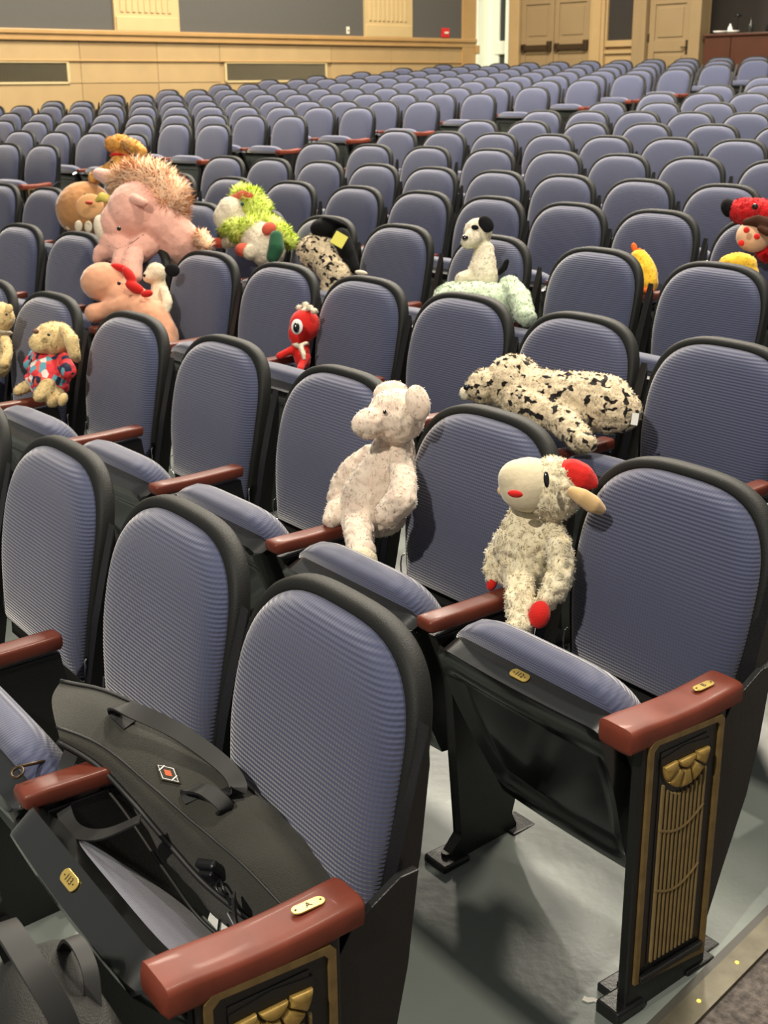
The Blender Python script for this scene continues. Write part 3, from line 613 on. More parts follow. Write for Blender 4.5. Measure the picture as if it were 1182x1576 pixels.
# seats: block, row, place, seats in row, x, y, z, turn, gap to the next seat
SEATS = [('n',1,0,5,-1.436,0.885,0.022,-0.0114,0.555),
('n',1,1,5,-1.946,0.887,0.022,0.0033,0.51),
('n',1,2,5,-2.49,0.881,0.022,0.0191,0.544),
('n',1,3,5,-3.045,0.866,0.022,0.0352,0.556),
('n',2,0,8,-1.525,1.775,0.034,0.0102,0.555),
('n',2,1,8,-2.095,1.765,0.034,0.0264,0.57),
('n',2,2,8,-2.675,1.745,0.034,0.0428,0.58),
('n',2,3,8,-3.254,1.715,0.034,0.0592,0.58),
('n',2,4,8,-3.824,1.677,0.034,0.0753,0.571),
('n',2,5,8,-4.412,1.628,0.034,0.0919,0.589),
('n',2,6,8,-4.918,1.577,0.034,0.1063,0.509),
('n',2,7,8,-5.482,1.512,0.034,0.1224,0.567),
('n',3,0,11,-1.59,2.65,0.085,0.014,0.555),
('n',3,1,11,-2.125,2.638,0.085,0.0287,0.535),
('n',3,2,11,-2.659,2.619,0.085,0.0435,0.534),
('n',3,3,11,-3.178,2.593,0.085,0.0578,0.52),
('n',3,4,11,-3.703,2.559,0.085,0.0723,0.525),
('n',3,5,11,-4.215,2.518,0.085,0.0865,0.514),
('n',3,6,11,-4.743,2.468,0.085,0.1011,0.53),
('n',3,7,11,-5.267,2.411,0.085,0.1156,0.526),
('n',3,8,11,-5.826,2.342,0.085,0.1311,0.563),
('n',3,9,11,-6.385,2.264,0.085,0.1467,0.563),
('n',3,10,11,-6.913,2.182,0.085,0.1614,0.534),
('n',4,1,13,-2.307,3.512,0.14,0.008,0.567),
('n',4,2,13,-2.874,3.503,0.14,0.0233,0.567),
('n',4,3,13,-3.44,3.485,0.14,0.0385,0.567),
('n',4,4,13,-4.035,3.458,0.14,0.0546,0.596),
('n',4,5,13,-4.64,3.419,0.14,0.0709,0.607),
('n',4,6,13,-5.185,3.377,0.14,0.0857,0.547),
('n',4,7,13,-5.746,3.324,0.14,0.1009,0.565),
('n',4,8,13,-6.297,3.264,0.14,0.1158,0.555),
('n',4,9,13,-6.846,3.196,0.14,0.1308,0.554),
('n',4,10,13,-7.394,3.119,0.14,0.1457,0.555),
('n',4,11,13,-7.942,3.035,0.14,0.1607,0.555),
('n',4,12,13,-8.5,2.94,0.14,0.176,0.568),
('n',5,2,13,-2.774,4.374,0.203,0.0413,0.551),
('n',5,3,13,-3.325,4.347,0.203,0.0558,0.552),
('n',5,4,13,-3.875,4.312,0.203,0.0703,0.551),
('n',5,5,13,-4.396,4.272,0.203,0.0841,0.522),
('n',5,6,13,-4.918,4.225,0.203,0.0978,0.524),
('n',5,7,13,-5.433,4.171,0.203,0.1114,0.517),
('n',5,8,13,-5.969,4.107,0.203,0.1257,0.54),
('n',5,9,13,-6.54,4.03,0.203,0.1408,0.575),
('n',5,10,13,-7.125,3.943,0.203,0.1563,0.591),
('n',5,11,13,-7.708,3.846,0.203,0.1719,0.591),
('n',5,12,13,-8.251,3.748,0.203,0.1864,0.551),
('n',6,4,14,-3.688,5.225,0.252,0.0527,0.538),
('n',6,5,14,-4.225,5.193,0.252,0.0665,0.538),
('n',6,6,14,-4.76,5.153,0.252,0.0803,0.537),
('n',6,7,14,-5.296,5.106,0.252,0.0942,0.538),
('n',6,8,14,-5.827,5.053,0.252,0.1079,0.534),
('n',6,9,14,-6.379,4.989,0.252,0.1222,0.556),
('n',6,10,14,-6.905,4.92,0.252,0.1359,0.531),
('n',6,11,14,-7.435,4.844,0.252,0.1496,0.536),
('n',6,12,14,-7.976,4.759,0.252,0.1637,0.548),
('n',6,13,14,-8.489,4.67,0.252,0.1771,0.521),
('n',7,4,13,-3.971,6.064,0.324,0.0684,0.565),
('n',7,5,13,-4.534,6.022,0.324,0.0826,0.564),
('n',7,6,13,-5.097,5.971,0.324,0.0968,0.565),
('n',7,7,13,-5.633,5.915,0.324,0.1103,0.539),
('n',7,8,13,-6.158,5.854,0.324,0.1236,0.528),
('n',7,9,13,-6.727,5.779,0.324,0.138,0.574),
('n',7,10,13,-7.316,5.693,0.324,0.153,0.594),
('n',7,11,13,-7.892,5.6,0.324,0.1676,0.583),
('n',7,12,13,-8.453,5.5,0.324,0.182,0.57),
('n',8,6,14,-4.936,6.899,0.386,0.0823,0.536),
('n',8,7,14,-5.469,6.851,0.386,0.0955,0.536),
('n',8,8,14,-6.002,6.797,0.386,0.1087,0.536),
('n',8,9,14,-6.543,6.734,0.386,0.1221,0.544),
('n',8,10,14,-7.065,6.667,0.386,0.135,0.527),
('n',8,11,14,-7.602,6.59,0.386,0.1484,0.543),
('n',8,12,14,-8.123,6.509,0.386,0.1614,0.527),
('n',8,13,14,-8.654,6.419,0.386,0.1746,0.539),
('n',9,6,13,-5.15,7.728,0.449,0.0937,0.58),
 ('n',9,7,13,-5.728,7.67,0.449,0.1077,0.581),
('n',9,8,13,-6.305,7.604,0.449,0.1217,0.58),
('n',9,9,13,-6.889,7.528,0.449,0.1359,0.589),
('n',9,10,13,-7.463,7.446,0.449,0.1498,0.579),
('n',9,11,13,-8.05,7.353,0.449,0.1641,0.594),
('n',9,12,13,-8.601,7.258,0.449,0.1776,0.559),
('n',10,9,15,-6.171,8.544,0.51,0.108,0.526),
('n',10,10,15,-6.694,8.485,0.51,0.1205,0.526),
('n',10,11,15,-7.215,8.418,0.51,0.1329,0.526),
('n',10,12,15,-7.74,8.345,0.51,0.1454,0.53),
('n',10,13,15,-8.263,8.265,0.51,0.1579,0.53),
('n',10,14,15,-8.774,8.18,0.51,0.1701,0.518),
('n',11,8,13,-6.491,9.36,0.571,0.1192,0.577),
('n',11,9,13,-7.062,9.287,0.571,0.1325,0.576),
('n',11,10,13,-7.634,9.207,0.571,0.1459,0.577),
('n',11,11,13,-8.196,9.121,0.571,0.159,0.569),
('n',11,12,13,-8.773,9.024,0.571,0.1725,0.584),
('n',12,11,15,-7.418,10.15,0.643,0.134,0.512),
('n',12,12,15,-7.925,10.079,0.643,0.1456,0.512),
('n',12,13,15,-8.431,10.002,0.643,0.1572,0.512),
('n',12,14,15,-8.936,9.919,0.643,0.1688,0.512),
('n',13,0,3,-7.838,10.969,0.712,0.1422,0.555),
('n',13,1,3,-8.387,10.887,0.712,0.1545,0.555),
('n',13,2,3,-8.935,10.798,0.712,0.1668,0.555),
('n',14,0,2,-8.463,11.764,0.791,0.1531,0.555),
('n',14,1,2,-8.996,11.678,0.791,0.1649,0.54),
('n',15,1,2,-9.046,12.56,0.868,0.1629,0.55),
('f',6,0,12,-10.822,4.178,0.28,0.2385,0.555),
('f',6,1,12,-11.363,4.042,0.281,0.2529,0.558),
('f',6,2,12,-11.901,3.899,0.282,0.2672,0.558),
('f',7,0,12,-10.761,5.005,0.35,0.2413,0.555),
('f',7,1,12,-11.303,4.868,0.351,0.2553,0.558),
('f',7,2,12,-11.842,4.723,0.352,0.2693,0.558),
('f',7,3,12,-12.38,4.571,0.353,0.2834,0.558),
('f',7,4,12,-12.915,4.411,0.353,0.2974,0.558),
('f',8,0,12,-10.938,5.947,0.405,0.232,0.555),
('f',8,1,12,-11.48,5.815,0.405,0.2458,0.558),
('f',8,2,12,-12.019,5.676,0.406,0.2595,0.558),
('f',8,3,12,-12.557,5.529,0.407,0.2732,0.558),
('f',8,4,12,-13.093,5.375,0.407,0.287,0.558),
('f',8,5,12,-13.627,5.213,0.408,0.3007,0.558),
('f',8,6,12,-14.158,5.044,0.408,0.3144,0.558),
('f',8,7,12,-14.687,4.868,0.408,0.3282,0.558),
('f',9,0,12,-10.894,6.78,0.465,0.2339,0.555),
('f',9,1,12,-11.436,6.647,0.466,0.2474,0.558),
('f',9,2,12,-11.977,6.506,0.466,0.2608,0.558),
('f',9,3,12,-12.516,6.359,0.467,0.2743,0.558),
('f',9,4,12,-13.053,6.204,0.467,0.2877,0.558),
('f',9,5,12,-13.588,6.042,0.468,0.3011,0.558),
('f',9,6,12,-14.12,5.873,0.468,0.3146,0.558),
('f',9,7,12,-14.65,5.697,0.468,0.328,0.558),
('f',9,8,12,-15.178,5.514,0.469,0.3415,0.558),
('f',9,9,12,-15.704,5.323,0.469,0.3549,0.558),
('f',10,0,12,-11.06,7.722,0.527,0.2251,0.555),
('f',10,1,12,-11.603,7.594,0.527,0.2383,0.558),
('f',10,2,12,-12.144,7.459,0.528,0.2514,0.558),
('f',10,3,12,-12.683,7.316,0.528,0.2646,0.558),
('f',10,4,12,-13.22,7.167,0.529,0.2778,0.558),
('f',10,5,12,-13.755,7.01,0.529,0.2909,0.558),
('f',10,6,12,-14.288,6.847,0.529,0.3041,0.558),
('f',10,7,12,-14.818,6.676,0.53,0.3172,0.558),
('f',10,8,12,-15.347,6.499,0.53,0.3304,0.558),
('f',10,9,12,-15.873,6.314,0.531,0.3436,0.558),
('f',10,10,12,-16.396,6.123,0.531,0.3567,0.558),
('f',10,11,12,-16.917,5.924,0.531,0.3699,0.558),
('f',11,0,12,-11.054,8.564,0.574,0.2263,0.555),
('f',11,1,12,-11.597,8.435,0.574,0.2392,0.558),
('f',11,2,12,-12.139,8.299,0.575,0.2521,0.558),
('f',11,3,12,-12.678,8.157,0.575,0.2649,0.558),
('f',11,4,12,-13.216,8.007,0.575,0.2778,0.558),
('f',11,5,12,-13.752,7.851,0.575,0.2907,0.558),
('f',11,6,12,-14.286,7.687,0.575,0.3036,0.558),
 ('f',11,7,12,-14.818,7.517,0.575,0.3165,0.558),
('f',11,8,12,-15.348,7.34,0.575,0.3294,0.558),
('f',11,9,12,-15.875,7.156,0.575,0.3423,0.558),
('f',11,10,12,-16.4,6.965,0.575,0.3552,0.558),
('f',11,11,12,-16.922,6.768,0.575,0.3681,0.558),
('f',12,0,12,-11.179,9.476,0.643,0.2206,0.555),
('f',12,1,12,-11.722,9.351,0.643,0.2332,0.558),
('f',12,2,12,-12.264,9.218,0.643,0.2459,0.558),
('f',12,3,12,-12.804,9.079,0.643,0.2585,0.558),
('f',12,4,12,-13.343,8.933,0.643,0.2712,0.558),
('f',12,5,12,-13.879,8.78,0.643,0.2838,0.558),
('f',12,6,12,-14.414,8.62,0.643,0.2964,0.558),
('f',12,7,12,-14.946,8.454,0.643,0.3091,0.558),
('f',12,8,12,-15.476,8.281,0.643,0.3217,0.558),
('f',12,9,12,-16.004,8.101,0.643,0.3344,0.558),
('f',12,10,12,-16.53,7.915,0.643,0.347,0.558),
('f',12,11,12,-17.053,7.722,0.643,0.3596,0.558),
('f',13,0,12,-11.241,10.348,0.705,0.219,0.555),
('f',13,1,12,-11.785,10.223,0.705,0.2314,0.558),
('f',13,2,12,-12.328,10.092,0.705,0.2438,0.558),
('f',13,3,12,-12.868,9.954,0.705,0.2562,0.558),
('f',13,4,12,-13.407,9.809,0.705,0.2686,0.558),
('f',13,5,12,-13.944,9.658,0.704,0.281,0.558),
('f',13,6,12,-14.479,9.499,0.704,0.2934,0.558),
('f',13,7,12,-15.013,9.335,0.704,0.3058,0.558),
('f',13,8,12,-15.544,9.164,0.704,0.3182,0.558),
('f',13,9,12,-16.073,8.986,0.704,0.3305,0.558),
('f',13,10,12,-16.599,8.801,0.704,0.3429,0.558),
('f',13,11,12,-17.124,8.61,0.704,0.3553,0.558),
('f',14,0,12,-11.303,11.233,0.776,0.2161,0.555),
('f',14,1,12,-11.847,11.11,0.775,0.2283,0.558),
('f',14,2,12,-12.39,10.981,0.775,0.2404,0.558),
('f',14,3,12,-12.931,10.845,0.775,0.2526,0.558),
('f',14,4,12,-13.471,10.702,0.774,0.2647,0.558),
('f',14,5,12,-14.008,10.553,0.774,0.2769,0.558),
('f',14,6,12,-14.544,10.397,0.774,0.289,0.558),
('f',14,7,12,-15.078,10.235,0.773,0.3012,0.558),
('f',14,8,12,-15.61,10.066,0.773,0.3133,0.558),
('f',14,9,12,-16.14,9.891,0.773,0.3255,0.558),
('f',14,10,12,-16.667,9.709,0.772,0.3376,0.558),
('f',14,11,12,-17.193,9.521,0.772,0.3498,0.558),
('f',15,0,12,-11.39,12.113,0.84,0.2139,0.555),
('f',15,1,12,-11.934,11.991,0.839,0.2258,0.558),
('f',15,2,12,-12.478,11.863,0.839,0.2377,0.558),
('f',15,3,12,-13.019,11.728,0.838,0.2497,0.558),
('f',15,4,12,-13.559,11.587,0.837,0.2616,0.558),
('f',15,5,12,-14.097,11.44,0.837,0.2735,0.558),
('f',15,6,12,-14.633,11.286,0.836,0.2854,0.558),
('f',15,7,12,-15.168,11.126,0.836,0.2974,0.558),
('f',15,8,12,-15.7,10.959,0.835,0.3093,0.558),
('f',15,9,12,-16.231,10.786,0.835,0.3212,0.558),
('f',15,10,12,-16.759,10.607,0.834,0.3332,0.558),
('f',15,11,12,-17.285,10.421,0.833,0.3451,0.558),
('f',16,0,12,-11.424,13.004,0.897,0.2106,0.555),
('f',16,1,12,-11.969,12.884,0.896,0.2223,0.558),
('f',16,2,12,-12.512,12.757,0.895,0.234,0.558),
('f',16,3,12,-13.054,12.625,0.894,0.2457,0.558),
('f',16,4,12,-13.595,12.486,0.893,0.2574,0.558),
('f',16,5,12,-14.134,12.341,0.892,0.2692,0.558),
('f',16,6,12,-14.671,12.189,0.891,0.2809,0.558),
('f',16,7,12,-15.206,12.031,0.89,0.2926,0.558),
('f',16,8,12,-15.739,11.867,0.889,0.3043,0.558),
('f',16,9,12,-16.271,11.697,0.888,0.316,0.558),
('f',16,10,12,-16.8,11.521,0.887,0.3277,0.558),
('f',16,11,12,-17.327,11.338,0.886,0.3394,0.558),
('f',17,0,12,-11.492,13.886,0.957,0.2082,0.555),
('f',17,1,12,-12.037,13.768,0.955,0.2197,0.558),
('f',17,2,12,-12.581,13.643,0.954,0.2312,0.558),
('f',17,3,12,-13.124,13.512,0.952,0.2427,0.558),
('f',17,4,12,-13.665,13.375,0.951,0.2542,0.558),
 ('f',17,5,12,-14.204,13.232,0.949,0.2657,0.558),
('f',17,6,12,-14.741,13.082,0.948,0.2772,0.558),
('f',17,7,12,-15.277,12.926,0.946,0.2887,0.558),
('f',17,8,12,-15.811,12.764,0.945,0.3002,0.558),
('f',17,9,12,-16.343,12.596,0.943,0.3116,0.558),
('f',17,10,12,-16.873,12.422,0.942,0.3231,0.558),
('f',17,11,12,-17.402,12.242,0.941,0.3346,0.558),
('f',18,0,12,-11.558,14.769,1.02,0.2058,0.555),
('f',18,1,12,-12.104,14.652,1.018,0.2171,0.558),
('f',18,2,12,-12.648,14.529,1.016,0.2284,0.558),
('f',18,3,12,-13.191,14.4,1.014,0.2397,0.558),
('f',18,4,12,-13.732,14.264,1.012,0.251,0.558),
('f',18,5,12,-14.272,14.123,1.01,0.2623,0.558),
('f',18,6,12,-14.81,13.975,1.008,0.2736,0.558),
('f',18,7,12,-15.346,13.821,1.006,0.2848,0.558),
('f',18,8,12,-15.881,13.661,1.005,0.2961,0.558),
('f',18,9,12,-16.414,13.495,1.003,0.3074,0.558),
('f',18,10,12,-16.945,13.324,1.001,0.3187,0.558),
('f',18,11,12,-17.474,13.146,1.0,0.33,0.558),
('f',19,0,12,-11.61,15.655,1.08,0.2032,0.555),
('f',19,1,12,-12.156,15.54,1.078,0.2143,0.558),
('f',19,2,12,-12.7,15.418,1.075,0.2254,0.558),
('f',19,3,12,-13.243,15.29,1.073,0.2365,0.558),
('f',19,4,12,-13.785,15.157,1.07,0.2476,0.558),
('f',19,5,12,-14.325,15.017,1.068,0.2587,0.558),
('f',19,6,12,-14.864,14.871,1.066,0.2698,0.558),
('f',19,7,12,-15.401,14.719,1.064,0.2809,0.558),
('f',19,8,12,-15.936,14.562,1.061,0.292,0.558),
('f',19,9,12,-16.47,14.398,1.059,0.3031,0.558),
('f',19,10,12,-17.001,14.229,1.057,0.3141,0.558),
('f',19,11,12,-17.531,14.053,1.055,0.3252,0.558)]
# soft toys: name, label, category, parts of rounded stuffing shapes in metres
TOYS = [('plush_pig','cream and pink furry plush pig slumped against the second-row seat back','soft toy',[('body','pig_fur',[('c',[[-2.3235,1.7228,0.8226,0.0475],[-2.3191,1.7093,0.7816,0.0586],[-2.3279,1.6936,0.7326,0.0732],[-2.3434,1.6786,0.688,0.0816],[-2.3385,1.6886,0.6635,0.0706]]),('c',[[-2.27,1.7003,0.8015,0.028],[-2.2071,1.6662,0.7717,0.0305],[-2.1707,1.6308,0.7404,0.0347],[-2.197,1.6124,0.7051,0.0319]]),('c',[[-2.3815,1.6938,0.7897,0.0272],[-2.4108,1.6646,0.7512,0.0322],[-2.4324,1.6452,0.7106,0.0308],[-2.4312,1.6277,0.6752,0.026]]),('c',[[-2.3493,1.6274,0.66,0.0382],[-2.2871,1.5874,0.6494,0.0358],[-2.2348,1.5559,0.6339,0.0337],[-2.1981,1.5354,0.6253,0.0317]]),('c',[[-2.4165,1.6372,0.6703,0.0259],[-2.3967,1.5961,0.6621,0.024],[-2.3781,1.5735,0.6468,0.0223]]),('e',[-2.2962,1.7109,0.9035],[0.0446,0.0508,-0.0177],[-0.0065,0.0269,0.0608],[-0.051,0.0371,-0.0219]),('e',[-2.3011,1.6341,0.896],[0.0241,0.0291,-0.0067],[-0.0058,0.013,0.0356],[-0.0316,0.023,-0.0136])]),('ear','pig_fur',[('e',[-2.3433,1.7289,0.9491],[0.0228,0.0351,0.0065],[-0.0101,0.0016,0.0263],[-0.0192,0.014,-0.0082])]),('ear','pig_fur',[('e',[-2.2161,1.7138,0.9507],[0.0145,0.0239,0.0068],[-0.0171,-0.0006,0.0388],[-0.0162,0.0118,-0.007])]),('foot','cream_pile',[('e',[-2.1687,1.522,0.6278],[0.0211,0.0197,-0.0158],[0.0015,0.0121,0.017],[-0.0205,0.015,-0.0088])]),('eye','bead_black',[('e',[-2.261,1.6508,0.9299],[0.0027,0.0037,-0.0],[-0.0014,0.0011,0.005],[-0.0038,0.0027,-0.0016])]),('snout_pad','pig_fur',[('e',[-2.2951,1.6056,0.902],[0.0134,0.0162,-0.0037],[-0.0039,0.0088,0.024],[-0.0116,0.0085,-0.005])]),('tag','tag_red',[('e',[-2.4333,1.6548,0.7561],[0.0031,0.0065,0.0038],[-0.0059,-0.0026,0.0093],[-0.0025,0.0018,-0.0011])])]),
 ('plush_lamb','cream curly plush lamb wearing a red hat and red mittens','soft toy',[('body','lamb_fur',[('c',[[-1.8266,1.73,0.7966,0.0444],[-1.8181,1.7163,0.7549,0.0583],[-1.812,1.6974,0.7121,0.0694],[-1.8076,1.6908,0.6808,0.0639]]),('c',[[-1.766,1.7155,0.7699,0.0246],[-1.7083,1.6913,0.7448,0.0254],[-1.6859,1.6721,0.699,0.0266],[-1.6822,1.6447,0.6641,0.0239],[-1.6837,1.6322,0.6524,0.0199]]),('c',[[-1.863,1.6977,0.7417,0.0253],[-1.8657,1.6678,0.6953,0.0281],[-1.8527,1.6407,0.6607,0.0237]]),('c',[[-1.7779,1.6454,0.6761,0.0328],[-1.7394,1.6114,0.6534,0.0296],[-1.7106,1.5862,0.6264,0.0279],[-1.687,1.5636,0.6121,0.025]]),('e',[-1.7667,1.7234,0.8543],[0.0368,0.0502,-0.0006],[-0.0175,0.0136,0.0639],[-0.0475,0.0346,-0.0204])]),('face','smooth_cream',[('e',[-1.8001,1.6844,0.862],[0.0376,0.0513,-0.0006],[-0.0151,0.0117,0.055],[-0.0455,0.0331,-0.0195]),('e',[-1.8093,1.6668,0.8745],[0.0271,0.037,-0.0004],[-0.0112,0.0087,0.0408],[-0.035,0.0255,-0.015])]),('ear','smooth_tan',[('c',[[-1.6856,1.699,0.8731,0.0118],[-1.6681,1.7076,0.8649,0.017],[-1.655,1.7246,0.8497,0.0183],[-1.6477,1.742,0.8369,0.0105]])]),('ear','smooth_tan',[('e',[-1.8802,1.686,0.8297],[0.0065,0.0115,0.0044],[-0.005,-0.001,0.0099],[-0.0053,0.0039,-0.0023])]),('mouth','felt_red',[('e',[-1.7457,1.597,0.8741],[0.0097,0.0121,-0.0022],[-0.0014,0.0024,0.0073],[-0.006,0.0043,-0.0026])]),('eye','bead_black',[('e',[-1.6919,1.6299,0.9112],[0.0033,0.0047,0.0003],[-0.005,0.0024,0.0158],[-0.0039,0.0029,-0.0017])]),('hat','felt_red',[('c',[[-1.7482,1.737,0.893,0.0242],[-1.7345,1.7421,0.8926,0.0294],[-1.7174,1.7515,0.888,0.0267],[-1.7075,1.7646,0.8781,0.0187],[-1.6964,1.7687,0.8731,0.0093]])]),('mitten','felt_red',[('e',[-1.667,1.5992,0.6368],[0.0141,0.0167,-0.0046],[-0.0038,0.0105,0.0266],[-0.0161,0.0117,-0.0069])]),('mitten','felt_red',[('e',[-1.8442,1.6265,0.64],[0.0072,0.0077,-0.0037],[-0.0007,0.0078,0.0148],[-0.0096,0.007,-0.0041])])]),('plush_leopard','long black-spotted tan plush leopard lying face down over the third-row seats','soft toy',[('body','leopard_fur',[('e',[-2.5905,2.3509,0.8352],[0.054,0.0653,-0.0149],[-0.0128,0.0285,0.0782],[-0.0629,0.0458,-0.027]),('e',[-2.6356,2.2866,0.8268],[0.028,0.0495,0.0188],[-0.0234,-0.0045,0.0467],[-0.0429,0.0312,-0.0184]),('c',[[-2.5457,2.3608,0.823,0.0706],[-2.471,2.392,0.8098,0.0717],[-2.3811,2.4177,0.8139,0.0796],[-2.3168,2.4412,0.8136,0.0788],[-2.2655,2.4519,0.8038,0.0568]]),('c',[[-2.4255,2.3498,0.7879,0.0471],[-2.3307,2.321,0.7698,0.0425],[-2.2549,2.2911,0.7515,0.0347]]),('c',[[-2.5253,2.318,0.805,0.0515],[-2.4245,2.3193,0.7855,0.0433]])]),('paw','leopard_fur',[('e',[-2.225,2.2829,0.7524],[0.0211,0.0211,-0.0133],[0.0004,0.0135,0.022],[-0.0223,0.0162,-0.0096])]),('muzzle','white_pile',[('e',[-2.6728,2.2401,0.8057],[0.01,0.0136,-0.0002],[-0.0053,0.0042,0.0195],[-0.0129,0.0094,-0.0055])]),('nose','bead_black',[('e',[-2.6486,2.2268,0.8313],[0.006,0.0092,0.0017],[-0.0033,0.0005,0.0087],[-0.0071,0.0052,-0.003])]),('tag','tag_white',[('e',[-2.1883,2.4253,0.8005],[0.0065,0.0079,-0.0018],[-0.0029,0.0065,0.0177],[-0.002,0.0014,-0.0009])])]),('mint_cushion_toy','flat pale mint green plush cushion under the small spotted-ear dog','soft toy',[('body','mint_pile',[('e',[-3.763,3.2228,0.8114],[0.117,0.1522,-0.0145],[-0.0203,0.0241,0.0882],[-0.0993,0.0723,-0.0427]),('c',[[-3.6752,3.3049,0.8914,0.0412],[-3.5698,3.2626,0.8527,0.0455],[-3.4811,3.2173,0.8043,0.0373]]),('e',[-3.9355,3.2363,0.8274],[0.0502,0.0775,0.0145],[-0.021,0.0034,0.0548],[-0.0612,0.0446,-0.0263])])]),
 ('plush_dog','small white plush dog with one black ear sitting on the mint cushion','soft toy',[('body','white_pile',[('c',[[-3.8856,3.3475,1.0075,0.0398],[-3.866,3.3283,0.9587,0.0503],[-3.852,3.3102,0.9173,0.0608],[-3.8408,3.3079,0.903,0.0581]]),('c',[[-3.86,3.2687,0.9124,0.029],[-3.8738,3.2256,0.9019,0.0316]]),('e',[-3.9193,3.34,1.0755],[0.0345,0.0471,-0.0006],[-0.0151,0.0117,0.0551],[-0.0425,0.031,-0.0183]),('c',[[-3.8976,3.2978,1.0598,0.0369],[-3.8915,3.2655,1.0473,0.0289]])]),('ear','black_pile',[('e',[-3.8686,3.3409,1.1132],[0.0097,0.0224,0.0154],[-0.0203,-0.0109,0.0287],[-0.01,0.0073,-0.0043])]),('nose','bead_black',[('e',[-3.8822,3.2438,1.0652],[0.0077,0.0105,-0.0001],[-0.003,0.0024,0.0111],[-0.0095,0.0069,-0.0041])]),('eye_patch','black_pile',[('e',[-3.8785,3.2911,1.1031],[0.0099,0.0119,-0.0027],[-0.0016,0.0035,0.0097],[-0.006,0.0044,-0.0026])]),('tail','black_pile',[('c',[[-3.8196,3.3728,0.9203,0.0106],[-3.7956,3.3791,0.9433,0.0132],[-3.7876,3.3851,0.9697,0.0105]])])]),('plush_red_creature','red plush toy with big round eye and white ruffled topknot','soft toy',[('body','felt_red',[('e',[-3.9046,2.4826,0.7996],[0.0347,0.0473,-0.0006],[-0.0158,0.0123,0.0577],[-0.0429,0.0312,-0.0184]),('e',[-3.9064,2.4567,0.7729],[0.026,0.0315,-0.0072],[-0.0074,0.0165,0.0453],[-0.0298,0.0217,-0.0128]),('c',[[-3.9021,2.4701,0.7399,0.0245],[-3.8986,2.4602,0.6921,0.0319],[-3.8715,2.4479,0.6709,0.0293]]),('c',[[-3.9013,2.4455,0.7184,0.0171],[-3.9066,2.4023,0.7058,0.0146],[-3.9099,2.3696,0.6948,0.0146]]),('c',[[-3.8258,2.4366,0.6949,0.0169],[-3.7974,2.3948,0.676,0.0144],[-3.7755,2.3748,0.668,0.0143]])]),('topknot','white_pile',[('e',[-3.9466,2.4913,0.8567],[0.0102,0.0138,-0.0002],[-0.0032,0.0025,0.0116],[-0.0112,0.0082,-0.0048]),('e',[-3.9176,2.4964,0.8698],[0.0087,0.0118,-0.0001],[-0.0038,0.0029,0.0138],[-0.0112,0.0081,-0.0048]),('e',[-3.8753,2.4891,0.8664],[0.0086,0.0117,-0.0001],[-0.0031,0.0024,0.0114],[-0.0102,0.0074,-0.0044]),('e',[-3.8458,2.4898,0.8582],[0.0086,0.0117,-0.0001],[-0.0031,0.0024,0.0114],[-0.0101,0.0074,-0.0044]),('e',[-3.9,2.4844,0.8539],[0.0115,0.0157,-0.0002],[-0.0025,0.002,0.0092],[-0.0111,0.0081,-0.0048])]),('eye_ring','tag_white',[('e',[-3.8329,2.4028,0.8121],[0.0127,0.0173,-0.0002],[-0.0074,0.0058,0.0271],[-0.0055,0.004,-0.0024])]),('eye','bead_black',[('e',[-3.8255,2.3953,0.8117],[0.007,0.0096,-0.0001],[-0.0049,0.0038,0.018],[-0.0055,0.004,-0.0023])]),('scarf','white_pile',[('c',[[-3.901,2.4286,0.733,0.0073],[-3.843,2.4233,0.733,0.0097],[-3.8085,2.4118,0.7132,0.0096],[-3.8008,2.4092,0.6978,0.0072]]),('c',[[-3.8446,2.4246,0.7399,0.0072],[-3.8381,2.4464,0.7454,0.0072]])])]),
